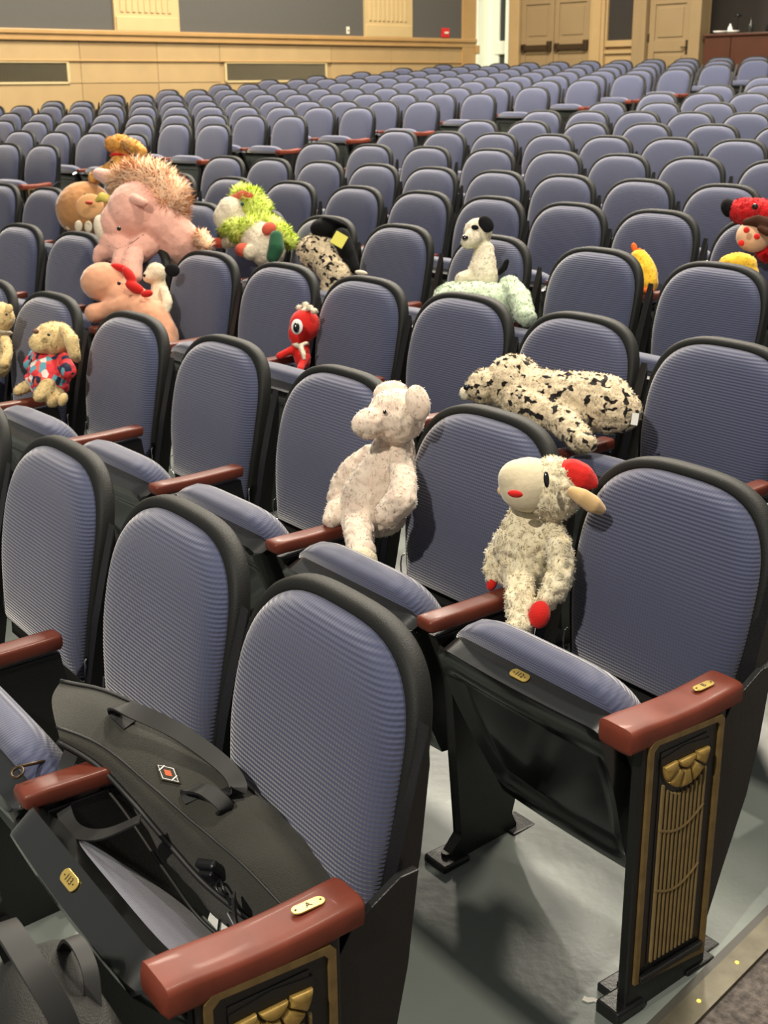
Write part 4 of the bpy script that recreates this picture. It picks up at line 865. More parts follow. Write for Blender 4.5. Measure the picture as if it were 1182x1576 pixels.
 ('plush_bunny','tan plush bunny with drooping ears in a red and blue flowered dress','soft toy',[('body','tan_pile',[('e',[-4.0924,1.5718,0.83],[0.0398,0.0615,0.0115],[-0.0217,0.0035,0.0566],[-0.0481,0.035,-0.0206]),('e',[-4.0839,1.5211,0.8241],[0.0237,0.0324,-0.0004],[-0.0092,0.0072,0.0337],[-0.0273,0.0198,-0.0117]),('c',[[-4.1687,1.591,0.7626,0.0367],[-4.1539,1.5783,0.6968,0.0459],[-4.117,1.5561,0.6716,0.041]]),('c',[[-4.1559,1.5343,0.6794,0.0252],[-4.1376,1.4835,0.6692,0.0227],[-4.1497,1.449,0.6535,0.0181]]),('c',[[-4.0518,1.5372,0.6978,0.0269],[-3.9939,1.4895,0.6859,0.0265],[-3.9748,1.4571,0.6674,0.0219]]),('c',[[-4.0496,1.5619,0.6716,0.0225],[-3.992,1.5221,0.6496,0.0267],[-3.9787,1.5024,0.6461,0.0243]])]),('ear','tan_pile',[('c',[[-4.0167,1.5871,0.871,0.0199],[-3.9639,1.5854,0.8414,0.0242],[-3.9511,1.5875,0.7986,0.0198],[-3.9533,1.5937,0.7818,0.0132]])]),('foot','tan_pile',[('e',[-3.9221,1.5196,0.6567],[0.0099,0.0106,-0.0051],[-0.001,0.0112,0.0213],[-0.0134,0.0098,-0.0058])]),('dress','flower_cloth',[('c',[[-4.1296,1.5761,0.7709,0.05],[-4.1112,1.5604,0.7369,0.0703],[-4.0764,1.5356,0.7005,0.0721]]),('c',[[-4.2077,1.5459,0.7551,0.023],[-4.2091,1.5194,0.7258,0.0207]]),('c',[[-4.0415,1.5818,0.7619,0.0269],[-3.9593,1.5642,0.7399,0.0243]]),('e',[-4.0669,1.5232,0.6856],[0.0516,0.0588,-0.0205],[-0.0028,0.0118,0.0266],[-0.0446,0.0325,-0.0192])]),('eye','bead_black',[('e',[-3.9609,1.5072,0.8735],[0.0032,0.0044,-0.0001],[-0.0014,0.0011,0.0051],[-0.0041,0.003,-0.0018])]),('nose','nose_brown',[('e',[-4.0205,1.4859,0.8782],[0.0065,0.0088,-0.0001],[-0.0023,0.0018,0.0083],[-0.0075,0.0055,-0.0032])])]),('plush_teddy','tan teddy with a white scarf cut off by the left picture edge','soft toy',[('body','tan_pile',[('e',[-4.5079,1.5411,0.8524],[0.0284,0.0387,-0.0005],[-0.0143,0.0111,0.0522],[-0.0367,0.0267,-0.0158]),('c',[[-4.5983,1.5547,0.7718,0.0344],[-4.5756,1.5351,0.7158,0.0539],[-4.5553,1.5178,0.6718,0.0538]]),('c',[[-4.4594,1.5291,0.7717,0.0215],[-4.3888,1.5091,0.7374,0.0189],[-4.3706,1.4846,0.7078,0.0188]])]),('ear','tan_pile',[('e',[-4.4535,1.5548,0.8894],[0.0084,0.0115,-0.0001],[-0.0043,0.0033,0.0157],[-0.0073,0.0053,-0.0031])]),('scarf','white_pile',[('e',[-4.5123,1.5388,0.7964],[0.0236,0.0303,-0.0035],[-0.0025,0.0033,0.0113],[-0.0295,0.0215,-0.0127])]),('eye','bead_black',[('e',[-4.3151,1.4949,0.8937],[0.0027,0.0037,-0.0],[-0.0012,0.0009,0.0044],[-0.0035,0.0026,-0.0015])])]),
 ('plush_dinosaur','peach long-necked plush dinosaur with a red ribbon leaning over the second-row back','soft toy',[('body','peach_smooth',[('e',[-5.0579,2.1944,0.8513],[0.063,0.0781,-0.0143],[-0.0152,0.0272,0.0815],[-0.0688,0.0501,-0.0295]),('c',[[-5.0213,2.2191,0.8055,0.0619],[-4.926,2.2627,0.7682,0.0783],[-4.8281,2.2934,0.7167,0.0832],[-4.7819,2.3053,0.6523,0.0776],[-4.7462,2.2989,0.6027,0.0663]]),('c',[[-4.9011,2.206,0.772,0.0388],[-4.9814,2.1506,0.7452,0.0363],[-4.9998,2.1161,0.7353,0.0418]])]),('bow','felt_red',[('e',[-4.9985,2.2456,0.9171],[0.0267,0.0305,-0.0106],[-0.0016,0.0068,0.0153],[-0.0171,0.0124,-0.0073]),('e',[-4.8993,2.2426,0.8952],[0.0243,0.0131,-0.0344],[0.0074,0.0171,0.0118],[-0.0168,0.0123,-0.0072]),('e',[-4.8657,2.2468,0.8494],[0.0284,0.0284,-0.018],[0.0003,0.0115,0.0188],[-0.0168,0.0122,-0.0072]),('e',[-4.7995,2.2701,0.8277],[0.0147,0.0227,0.0042],[-0.0059,0.001,0.0153],[-0.0125,0.0091,-0.0054])]),('eye','bead_black',[('e',[-4.8099,2.1525,0.8815],[0.0048,0.0065,-0.0001],[-0.0021,0.0016,0.0076],[-0.0062,0.0045,-0.0027])]),('eye','bead_black',[('e',[-5.0365,2.1176,0.8667],[0.0036,0.0049,-0.0001],[-0.0018,0.0014,0.0066],[-0.005,0.0036,-0.0021])])]),('plush_puppy','cream plush puppy with a black ear beside the peach dinosaur','soft toy',[('body','cream_pile',[('e',[-4.9413,2.3871,0.8881],[0.0266,0.0364,-0.0004],[-0.0117,0.0091,0.0426],[-0.0323,0.0235,-0.0139]),('e',[-4.9394,2.3543,0.8746],[0.0183,0.0249,-0.0003],[-0.0073,0.0057,0.0265],[-0.0215,0.0156,-0.0092]),('c',[[-4.9393,2.3984,0.8452,0.0283],[-4.9273,2.3883,0.7913,0.0424],[-4.8879,2.3752,0.7555,0.045]]),('c',[[-4.8676,2.3828,0.8273,0.0196],[-4.7956,2.3617,0.7829,0.0222],[-4.7845,2.335,0.7458,0.0221]])]),('ear','black_pile',[('e',[-4.8219,2.406,0.9105],[0.0212,0.0242,-0.0084],[-0.0027,0.0112,0.0252],[-0.0106,0.0077,-0.0045])]),('nose','bead_black',[('e',[-4.9321,2.3269,0.8836],[0.0041,0.0056,-0.0001],[-0.0018,0.0014,0.0066],[-0.0053,0.0039,-0.0023])])]),
 ('plush_unicorn','large pink plush unicorn with a spiky orange mane draped over the seat tops','soft toy',[('body','pink_smooth',[('e',[-5.2559,2.4803,1.1209],[0.0684,0.1211,0.046],[-0.0627,-0.0122,0.1253],[-0.0985,0.0717,-0.0423]),('e',[-5.3034,2.4024,1.0652],[0.0439,0.0777,0.0295],[-0.0445,-0.0087,0.089],[-0.0673,0.049,-0.0289]),('c',[[-5.3069,2.3658,0.9898,0.0647],[-5.1948,2.3887,0.9408,0.0582],[-5.1699,2.4587,0.9719,0.0583]]),('c',[[-5.1745,2.5485,1.0652,0.0995],[-5.1396,2.6062,0.9861,0.1001],[-5.1206,2.6739,0.9153,0.0772]]),('c',[[-5.2919,2.3401,0.9556,0.0411],[-5.3253,2.3128,0.9402,0.0382],[-5.3305,2.2973,0.9177,0.0294]]),('c',[[-5.1338,2.3754,0.9394,0.0432],[-5.1061,2.3493,0.8962,0.0488],[-5.0714,2.3365,0.8643,0.04]]),('c',[[-5.1833,2.339,0.9376,0.0347],[-5.1657,2.3255,0.912,0.0375]])]),('muzzle','white_pile',[('e',[-5.3429,2.3334,1.0468],[0.0192,0.0317,0.009],[-0.026,-0.0009,0.0591],[-0.0359,0.0261,-0.0154])]),('ear','pink_smooth',[('c',[[-5.258,2.423,1.184,0.0203],[-5.1711,2.4226,1.1811,0.0258],[-5.0961,2.4294,1.1716,0.0171]])]),('mouth_line','nose_brown',[('c',[[-5.1253,2.253,0.9983,0.0034],[-5.0274,2.2535,0.9936,0.0034],[-4.9469,2.2783,1.0183,0.0033],[-4.9045,2.3278,1.0616,0.0033]])]),('ear','pink_smooth',[('c',[[-5.6743,2.4813,1.2621,0.0277],[-5.5907,2.4888,1.2511,0.0365],[-5.4981,2.4981,1.2436,0.0301]])]),('horn','horn_yellow',[('c',[[-5.5019,2.389,1.159,0.012],[-5.46,2.3975,1.1757,0.0209],[-5.4311,2.4093,1.1681,0.0208]])]),('eye','bead_black',[('e',[-5.0979,2.3016,1.0692],[0.0058,0.008,-0.0001],[-0.0026,0.002,0.0093],[-0.0075,0.0055,-0.0032])]),('mane','mane_orange',[('c',[[-5.452,2.5022,1.2371,0.0449],[-5.3523,2.5372,1.2521,0.0652],[-5.2474,2.5651,1.2306,0.0704],[-5.1759,2.584,1.1855,0.0642],[-5.1626,2.5919,1.1204,0.0468]])]),('tail','mane_orange',[('c',[[-5.0248,2.6556,1.0126,0.0262],[-4.9583,2.6568,0.9815,0.0173]])])]),('round_plush','round brown squashy plush with a small face and white stripes','soft toy',[('body','round_brown',[('e',[-7.2499,3.0595,0.9532],[0.0929,0.1434,0.0267],[-0.0591,0.0096,0.1539],[-0.1141,0.083,-0.049]),('e',[-7.2758,3.0449,0.9023],[0.0746,0.1018,-0.0012],[-0.0286,0.0222,0.1044],[-0.1085,0.079,-0.0466])]),('white_tooth','white_pile',[('e',[-7.2309,2.9443,0.8743],[0.0115,0.0157,-0.0002],[-0.0091,0.0071,0.0332],[-0.0089,0.0065,-0.0038])]),('white_tooth','white_pile',[('e',[-7.0954,2.9486,0.8734],[0.0137,0.0186,-0.0002],[-0.009,0.007,0.0327],[-0.0088,0.0064,-0.0038])]),('white_tooth','white_pile',[('e',[-6.99,2.9645,0.8771],[0.0135,0.0184,-0.0002],[-0.0089,0.0069,0.0324],[-0.0087,0.0064,-0.0037])]),('face_patch','round_tan',[('e',[-6.9141,2.9509,0.9983],[0.0444,0.0685,0.0128],[-0.0269,0.0044,0.07],[-0.0172,0.0125,-0.0074])]),('eye','bead_black',[('e',[-7.0098,2.9699,1.0571],[0.0056,0.0076,-0.0001],[-0.002,0.0015,0.0072],[-0.0065,0.0047,-0.0028])]),('eye','bead_black',[('e',[-6.9185,2.9818,1.051],[0.0056,0.0076,-0.0001],[-0.0019,0.0015,0.0071],[-0.0065,0.0047,-0.0028])]),('nose','tag_red',[('e',[-6.8569,2.9246,1.0256],[0.0132,0.018,-0.0002],[-0.0029,0.0022,0.0105],[-0.0128,0.0093,-0.0055])])]),
 ('plush_brown_dog','golden brown plush dog with red collar perched behind the pink unicorn','soft toy',[('body','golden_pile',[('e',[-7.1018,3.2605,1.3205],[0.0534,0.0646,-0.0148],[-0.0094,0.0209,0.0575],[-0.0532,0.0387,-0.0228]),('e',[-7.1333,3.2173,1.3285],[0.0251,0.0343,-0.0004],[-0.012,0.0093,0.0438],[-0.0354,0.0258,-0.0152]),('c',[[-7.0925,3.2454,1.2433,0.0503],[-7.0619,3.2397,1.1964,0.0735],[-7.0212,3.2249,1.1468,0.0848]]),('c',[[-7.1039,3.2057,1.2072,0.031],[-7.1631,3.1579,1.1655,0.035],[-7.2145,3.1236,1.1345,0.0351]])]),('ear','golden_pile',[('c',[[-6.9947,3.2496,1.3389,0.0344],[-6.9093,3.257,1.3157,0.0417],[-6.8317,3.2632,1.2927,0.0301]])]),('collar','felt_red',[('e',[-7.0859,3.2395,1.2587],[0.0355,0.0456,-0.0053],[-0.0032,0.0042,0.0145],[-0.0443,0.0322,-0.019])]),('eye','bead_black',[('e',[-6.9793,3.1392,1.2375],[0.0045,0.0061,-0.0001],[-0.002,0.0015,0.0072],[-0.0058,0.0042,-0.0025])])]),('plush_green_unicorn','white plush unicorn with a neon green mane and red hooves','soft toy',[('body','white_pile',[('e',[-5.6662,3.1877,1.0301],[0.0418,0.0689,0.0195],[-0.0375,-0.0013,0.085],[-0.0608,0.0443,-0.0261]),('e',[-5.6758,3.1429,1.0129],[0.0302,0.0467,0.0087],[-0.0237,0.0039,0.0617],[-0.043,0.0313,-0.0185]),('c',[[-5.6006,3.2112,0.9687,0.0728],[-5.4764,3.2231,0.9202,0.0883],[-5.4034,3.23,0.8718,0.0878]]),('c',[[-5.3973,3.1813,0.8764,0.0453],[-5.4185,3.1373,0.8684,0.0388]]),('c',[[-5.5964,3.1486,0.9088,0.033],[-5.6052,3.1153,0.8977,0.033]])]),('hoof','hoof_red',[('e',[-5.4511,3.1158,0.8766],[0.0249,0.0339,-0.0004],[-0.0092,0.0072,0.0336],[-0.0272,0.0198,-0.0117])]),('hoof','hoof_red',[('e',[-5.6391,3.0817,0.8972],[0.0228,0.0276,-0.0063],[-0.004,0.0089,0.0245],[-0.0202,0.0147,-0.0087])]),('horn','hoof_red',[('c',[[-5.6734,3.2039,1.1094,0.0199],[-5.6284,3.232,1.1267,0.0231],[-5.5754,3.2464,1.1227,0.0164]])]),('eye','green_dark',[('e',[-5.4713,3.1358,1.098],[0.0057,0.0078,-0.0001],[-0.0025,0.0019,0.0091],[-0.0074,0.0054,-0.0032])]),('mane','mane_green',[('c',[[-5.6817,3.2546,1.1156,0.04],[-5.6174,3.2775,1.099,0.0497],[-5.5644,3.2818,1.0475,0.0528],[-5.5302,3.2741,0.9958,0.0461]]),('c',[[-5.6395,3.146,0.9637,0.0331],[-5.548,3.1538,0.9579,0.0458],[-5.4976,3.1932,0.9784,0.0391]]),('c',[[-5.4593,3.2999,0.9899,0.0262],[-5.3914,3.3173,0.9462,0.0261],[-5.3471,3.3341,0.9104,0.0228]])]),('red_patch','hoof_red',[('e',[-5.3475,3.2089,0.9832],[0.0147,0.0307,0.0178],[-0.0167,-0.0073,0.0264],[-0.0196,0.0143,-0.0084])]),('green_patch','green_dark',[('c',[[-5.2813,3.2079,0.9481,0.0318],[-5.2555,3.1899,0.8987,0.0381],[-5.2582,3.1712,0.8592,0.0318]])])]),('plush_spotted_cat','spotted grey plush cat wearing a black cap with a yellow card','soft toy',[('body','leopard_fur',[('e',[-4.9364,3.227,0.9077],[0.0589,0.0853,0.0076],[-0.0275,0.0115,0.0835],[-0.0701,0.051,-0.0301]),('c',[[-4.8523,3.2246,0.8653,0.0727],[-4.7676,3.2206,0.815,0.0721],[-4.777,3.2072,0.7554,0.0663]])]),('cap','black_pile',[('e',[-4.9135,3.2518,1.0158],[0.0413,0.0563,-0.0007],[-0.0126,0.0098,0.0459],[-0.0464,0.0338,-0.0199]),('e',[-4.8741,3.2809,1.0436],[0.0429,0.0459,-0.0221],[-0.0006,0.007,0.0134],[-0.0416,0.0303,-0.0179])]),('gown','black_pile',[('c',[[-4.8116,3.2732,0.9843,0.0421],[-4.7602,3.2726,0.9151,0.039],[-4.7112,3.2737,0.8549,0.0269]])]),('card','card_yellow',[('e',[-4.6826,3.1746,0.9915],[0.0225,0.021,-0.0169],[0.0025,0.0203,0.0286],[-0.0045,0.0033,-0.0019])]),('cuff','white_pile',[('e',[-4.6556,3.2743,0.8373],[0.0186,0.0226,-0.0052],[-0.0018,0.004,0.011],[-0.0136,0.0099,-0.0058])])]),
 ('plush_ladybug','red plush ladybug with black nose beside a smiling face at right edge','soft toy',[('body','red_pile',[('c',[[-3.374,4.31,1.1375,0.0514],[-3.2947,4.3142,1.1351,0.0589],[-3.2314,4.3166,1.1291,0.0584]]),('e',[-3.2354,4.3153,1.0297],[0.0347,0.0474,-0.0006],[-0.0249,0.0194,0.0908],[-0.0408,0.0297,-0.0175])]),('snout','black_pile',[('e',[-3.4151,4.2802,1.1497],[0.0139,0.0247,0.0094],[-0.0181,-0.0035,0.0363],[-0.0249,0.0181,-0.0107])]),('eye','bead_black',[('e',[-3.2351,4.2201,1.1711],[0.0077,0.0106,-0.0001],[-0.0034,0.0026,0.0124],[-0.01,0.0073,-0.0043])]),('face','smooth_skin',[('e',[-3.2504,4.2485,1.0492],[0.0438,0.0563,-0.0066],[-0.0132,0.0172,0.0599],[-0.0446,0.0325,-0.0191])]),('hair','brown_pile',[('c',[[-3.2658,4.2192,1.1046,0.0185],[-3.2195,4.2243,1.1156,0.0236],[-3.1751,4.2342,1.103,0.0287]]),('c',[[-3.1856,4.2006,1.0892,0.013],[-3.1464,4.2004,1.0772,0.0156]])]),('cheek','felt_red',[('e',[-3.2112,4.1483,1.0858],[0.0077,0.0105,-0.0001],[-0.0034,0.0026,0.0123],[-0.006,0.0043,-0.0026])]),('cheek','felt_red',[('e',[-3.2259,4.1414,1.0338],[0.0077,0.0105,-0.0001],[-0.0034,0.0026,0.0124],[-0.006,0.0044,-0.0026])]),('nose','felt_red',[('e',[-3.1431,4.1284,1.0677],[0.0076,0.0104,-0.0001],[-0.0033,0.0026,0.0122],[-0.0079,0.0057,-0.0034])])]),('yellow_plush','yellow plush top peeking over the fourth-row seat back at right','soft toy',[('body','chick_yellow',[('e',[-3.1676,4.054,0.9597],[0.0458,0.0624,-0.0007],[-0.0127,0.0099,0.0463],[-0.0493,0.0359,-0.0211]),('e',[-3.1568,4.0458,0.9181],[0.0519,0.0707,-0.0008],[-0.0174,0.0135,0.0634],[-0.0493,0.0359,-0.0212])])]),('plush_chick','yellow plush chick with orange comb peeking between two seat backs','soft toy',[('body','chick_yellow',[('c',[[-3.6528,4.022,0.9389,0.0388],[-3.6158,4.0141,0.8887,0.0497],[-3.5911,4.0068,0.8457,0.0468]])]),('comb','orange_felt',[('e',[-3.6947,4.0278,0.9808],[0.0075,0.0115,0.0021],[-0.008,0.0013,0.0207],[-0.0085,0.0062,-0.0036]),('e',[-3.6546,4.0177,0.9664],[0.0082,0.0111,-0.0001],[-0.005,0.0039,0.0183],[-0.0084,0.0061,-0.0036]),('e',[-3.6224,4.0162,0.9479],[0.0086,0.0105,-0.0024],[-0.0025,0.0056,0.0153],[-0.0084,0.0061,-0.0036])]),('beak','orange_felt',[('e',[-3.5522,3.9744,0.8207],[0.0146,0.0199,-0.0002],[-0.0035,0.0028,0.0129],[-0.0125,0.0091,-0.0054])])])]

# ------------------------------------------------------------------ place every seat
FRAMES = {}
SPECIAL = {
 ('n', 1, 0): ('front-row end seat holding the black messenger bag, armrest plate A', None),
 ('n', 1, 1): ('front-row seat second from the aisle end, bag corner over its right armrest', None),
 ('n', 1, 2): ('front-row seat third from the aisle end, empty, with red-brown armrest', None),
 ('n', 1, 3): ('front-row seat only just in frame at the left edge', None),
 ('n', 2, 0): ('second-row end seat with folded black pan and gilded end panel', None),
 ('n', 2, 1): ('second-row seat between the plush pig and the plush lamb', None),
 ('n', 2, 2): ('second-row seat just left of the plush pig', None),
 ('n', 2, 3): ('second-row seat, second to the left of the plush pig', None),
 ('n', 2, 4): ('second-row seat with the peach dinosaur looming over its back', None),
 ('n', 2, 5): ('second-row seat behind the bunny in the flowered dress', None),
}
def rowname(blk, row):
    return 'row %s from the front' % ORD[row].replace('zeroth', '') if False else ('%s row' % ORD[row])
cnt = {}
tot = {}
for q in SEATS: tot.setdefault((q[0], q[1]), []).append(q)
for q in SEATS:
    blk, row, i, nrow, x, y, z, rz, gap = q
    L_ = tot[(blk, row)]; idx = L_.index(q)
    key = (blk, row, i)
    if key in SPECIAL: lab = SPECIAL[key][0]
    elif blk == 'n':
        lab = 'blue seat, near block, %s row from the front, %s in view from right' % (ORD[row], ORD[idx+1])
    else:
        k_ = row-min(r for b, r in tot if b == 'f')+1
        lab = 'blue seat, far left block, %s row of it in view, %s from aisle' % (ORD[k_], ORD[i+1])
    t, pn, arm = make_seat(blk, row, i, nrow, x, y, z, rz, gap, lab, 'blue theatre seats in the near block' if blk == 'n' else 'blue theatre seats in the far left block', 49 if key == ('n', 1, 0) else 68)
    FRAMES[key] = (Vector((x, y, z)), rz)
    if key in (('n', 1, 0), ('n', 2, 0)):
        A_ = key[1] == 1
        pl = put('number_plate', ME_PLATE, pn, (-.01, -.3862, -.017), (math.pi/2, 0, 0))
        pl.scale = (1.25, 1.3, 1)
        pl['label'] = 'small brass seat number plate'
        me = text_mesh('113' if A_ else '112', .0125, .0003, 'plate_ink')
        # lettering and screws merged in the same level as the plate
        o = put('plate_number', me, pn, (-.01, -.3886, -.017), (math.pi/2, 0, 0))
        o.scale = (1.1, 1.2, 1)
        put('plate_screw', ME_SCREW, pn, pl.location, pl.rotation_euler)
        pl = put('row_plate', ME_PLATE, arm, (0, -.155, .5985), (0.03, 0, math.pi/2)); pl.scale = (1.35, 1.1, 1)
        pl['label'] = 'small brass row letter plate'
        o = put('row_letter', text_mesh('A' if A_ else 'B', .015, .0003, 'plate_ink'), arm, (0, -.155, .6008), (.03, 0, math.pi/2))
        o = put('plate_screw', ME_SCREW, arm, (0, -.155, .5990), (0.03, 0, math.pi/2)); o.scale = (1.35, 1, 1)

# ------------------------------------------------------------------ soft toys
def blob_mesh(blobs, voxel, smooth=3):
    bm = bmesh.new()
    for kind, *a in blobs:
        if kind == 'c':
            pts = a[0]
            for (x0, y0, z0, r0), (x1, y1, z1, r1) in zip(pts, pts[1:] or pts):
                d = math.dist((x0, y0, z0), (x1, y1, z1)); n = max(1, int(d/(.22*max(.002, min(r0, r1)))))
                for k in range(n+1):
                    t = k/n; bmesh.ops.create_icosphere(bm, subdivisions=2, radius=(r0+(r1-r0)*t)*1.06, matrix=Matrix.Translation((x0+(x1-x0)*t, y0+(y1-y0)*t, z0+(z1-z0)*t)))
        else:
            P, A, B, C_ = [Vector(v) for v in a]
            M = Matrix(((A.x, B.x, C_.x, P.x), (A.y, B.y, C_.y, P.y), (A.z, B.z, C_.z, P.z), (0, 0, 0, 1)))
            bmesh.ops.create_icosphere(bm, subdivisions=3, radius=1, matrix=M)
    bmesh.ops.recalc_face_normals(bm, faces=bm.faces)
    me = bpy.data.meshes.new('tmp'); bm.to_mesh(me); bm.free()
    o = bpy.data.objects.new('tmp', me); COL.objects.link(o)
    r = o.modifiers.new('r', 'REMESH'); r.mode = 'VOXEL'; r.voxel_size = voxel; r.use_smooth_shade = True
    s_ = o.modifiers.new('s', 'SMOOTH'); s_.factor = .6; s_.iterations = smooth
    dg = bpy.context.evaluated_depsgraph_get(); out = bpy.data.meshes.new_from_object(o.evaluated_get(dg))
    bpy.data.objects.remove(o); bpy.data.meshes.remove(me); return out
def single_mesh(blobs, boxy=False):
    bm = bmesh.new(); kind, *a = blobs[0]
    P, A, B, C_ = [Vector(v) for v in a]
    M = Matrix(((A.x, B.x, C_.x, P.x), (A.y, B.y, C_.y, P.y), (A.z, B.z, C_.z, P.z), (0, 0, 0, 1)))
    if boxy: bmesh.ops.create_cube(bm, size=1.7, matrix=M)
    else: bmesh.ops.create_icosphere(bm, subdivisions=3, radius=1, matrix=M)
    bmesh.ops.recalc_face_normals(bm, faces=bm.faces)
    me = bpy.data.meshes.new('part'); bm.to_mesh(me); bm.free(); return me
def displace(me, amp, freq, seed=0, amp2=0, freq2=0):
    nr = [v.normal.copy() for v in me.vertices]
    for v, n in zip(me.vertices, nr):
        p_ = v.co*freq+Vector((seed, 0, 0)); d = noise.noise(p_)*amp
        if amp2: d += noise.noise(v.co*freq2)*amp2
        v.co += n*d
def fur(me, count, length, width, lay=.5, clump=40, down=.4, jitter=.25, rnd=None, taper=True):
    """short tufts growing out of the surface, laid along a slowly varying direction"""
    rnd = rnd or random.Random(3); me.calc_loop_triangles(); vs_ = me.vertices
    tris = me.loop_triangles; acc = []; tot_ = 0
    for t in tris: tot_ += t.area; acc.append(tot_)
    import bisect
    V = []; F = []; NN = []
    for k in range(count):
        t = tris[min(len(tris)-1, bisect.bisect(acc, rnd.random()*tot_))]; a, b, c = (vs_[i] for i in t.vertices)
        u, v = rnd.random(), rnd.random()
        if u+v > 1: u, v = 1-u, 1-v
        p_ = a.co+(b.co-a.co)*u+(c.co-a.co)*v; n = (a.normal*(1-u-v)+b.normal*u+c.normal*v).normalized()
        q = p_*clump; lay_v = Vector((noise.noise(q), noise.noise(q+Vector((9, 0, 0))), noise.noise(q+Vector((0, 9, 0)))))*2.2+Vector((0, 0, -down))
        tv = lay_v-n*lay_v.dot(n); d = (n*(1-lay)+tv*lay+Vector((rnd.uniform(-1, 1), rnd.uniform(-1, 1), rnd.uniform(-1, 1)))*jitter).normalized()
        if d.dot(n) < .12: d = (d+n*.3).normalized()
        s_ = d.cross(n)
        if s_.length < 1e-3: s_ = Vector((1, 0, 0))
        s_.normalize(); ln = length*rnd.uniform(.6, 1.15); w_ = width*rnd.uniform(.7, 1.2)
        base = p_-n*.0015; mid = base+d*ln*.55; tip = base+d*ln-n*ln*.18
        i0 = len(V); V += [base-s_*w_, base+s_*w_, mid+s_*w_*.75, mid-s_*w_*.75, tip]
        F += [(i0, i0+1, i0+2, i0+3), (i0+3, i0+2, i0+4)]; nb = (n+d*.55).normalized(); NN += [n, n, nb, nb, nb]
    return V, F, NN
def join(a, b):
    V, F, NN = b; k = len(a.vertices)
    av = [v.co.copy() for v in a.vertices]; an = [v.normal.copy() for v in a.vertices]; af = [tuple(p_.vertices) for p_ in a.polygons]
    me = bpy.data.meshes.new('joined'); me.from_pydata([tuple(v) for v in av+V], [], af+[tuple(q+k for q in f) for f in F]); me.update()
    for p_ in me.polygons: p_.use_smooth = True
    me.normals_split_custom_set_from_vertices([tuple(v) for v in an+NN])
    return me
FUR = {   # material: (displacement, frequency, tufts per square metre, length, half width, lay, clump)
 'pig_fur': (.0022, 60, 80000, .008, .0011, .75, 60), 'lamb_fur': (.0035, 60, 100000, .011, .0013, .72, 80),
 'leopard_fur': (.003, 45, 60000, .011, .0014, .78, 50), 'white_pile': (.003, 50, 26000, .008, .0012, .6, 50),
 'cream_pile': (.002, 50, 22000, .006, .0012, .6, 50), 'mint_pile': (.006, 22, 26000, .009, .0014, .6, 40),
 'tan_pile': (.003, 50, 30000, .008, .0013, .6, 50), 'golden_pile': (.005, 40, 30000, .011, .0016, .6, 45),
 'red_pile': (.004, 40, 24000, .009, .0016, .6, 45), 'black_pile': (.001, 50, 0, 0, 0, 0, 0), 'chick_yellow': (.003, 40, 12000, .007, .0014, .5, 40),
 'pink_smooth': (.003, 16, 16000, .006, .0013, .6, 30), 'peach_smooth': (.004, 18, 0, 0, 0, 0, 0), 'round_brown': (.003, 20, 0, 0, 0, 0, 0),
 'mane_orange': (.010, 30, 30000, .075, .0016, .45, 9), 'mane_green': (.010, 30, 34000, .045, .0016, .45, 14),
 'flower_cloth': (.010, 38, 0, 0, 0, 0, 0), 'hoof_red': (.003, 50, 14000, .006, .0013, .5, 40)}
for ti, (name, label, cat, parts) in enumerate(TOYS):
    near = cat and name in ('plush_pig', 'plush_lamb', 'plush_leopard')
    big = [b for pn_, m_, bs in parts for b in bs]
    pts = []
    for b in parts[0][2]:
        if b[0] == 'c': pts += [(p_[0], p_[1], p_[2]-p_[3]) for p_ in b[1]]
        else: pts.append((b[1][0], b[1][1], b[1][2]-math.sqrt(b[2][2]**2+b[3][2]**2+b[4][2]**2)))
    base = Vector((sum(p_[0] for p_ in pts)/len(pts), sum(p_[1] for p_ in pts)/len(pts), min(p_[2] for p_ in pts)))
    root = thing(name, label, cat, base)
    for pi_, (pn_, m_, bs) in enumerate(parts):
        small = len(bs) == 1 and bs[0][0] == 'e' and pn_ != 'body'
        if small: me = single_mesh(bs, pn_ in ('card', 'tag'))
        elif False: pass
        else: me = blob_mesh(bs, (.0045 if near else .007) if pn_ == 'body' else (.003 if near else .005), 4 if pn_ == 'body' else 2)
        me.transform(Matrix.Translation(-base)); me.update()
        fd = FUR.get(m_)
        if fd and (not small or near):
            k = 1 if pn_ in ('body', 'mane') else .4
            displace(me, fd[0]*k*(1.6 if near else 1), fd[1], ti*7, fd[0]*.5*k, fd[1]*2.6); me.update()
            if fd[2]:
                area = sum(p_.area for p_ in me.polygons); f = fur(me, int(min(30000, area*fd[2])), fd[3]*(1 if pn_ != 'tail' else .5), fd[4]*(1 if near else 1.5), fd[5], fd[6], rnd=random.Random(ti*31+pi_), jitter=.25 if 'mane' not in m_ else .45)
                j = join(me, f); me = j
        for p_ in me.polygons: p_.use_smooth = pn_ not in ('card', 'tag')
        me.materials.clear(); me.materials.append(MATS[m_]); me.name = pn_
        put(pn_, me, root)

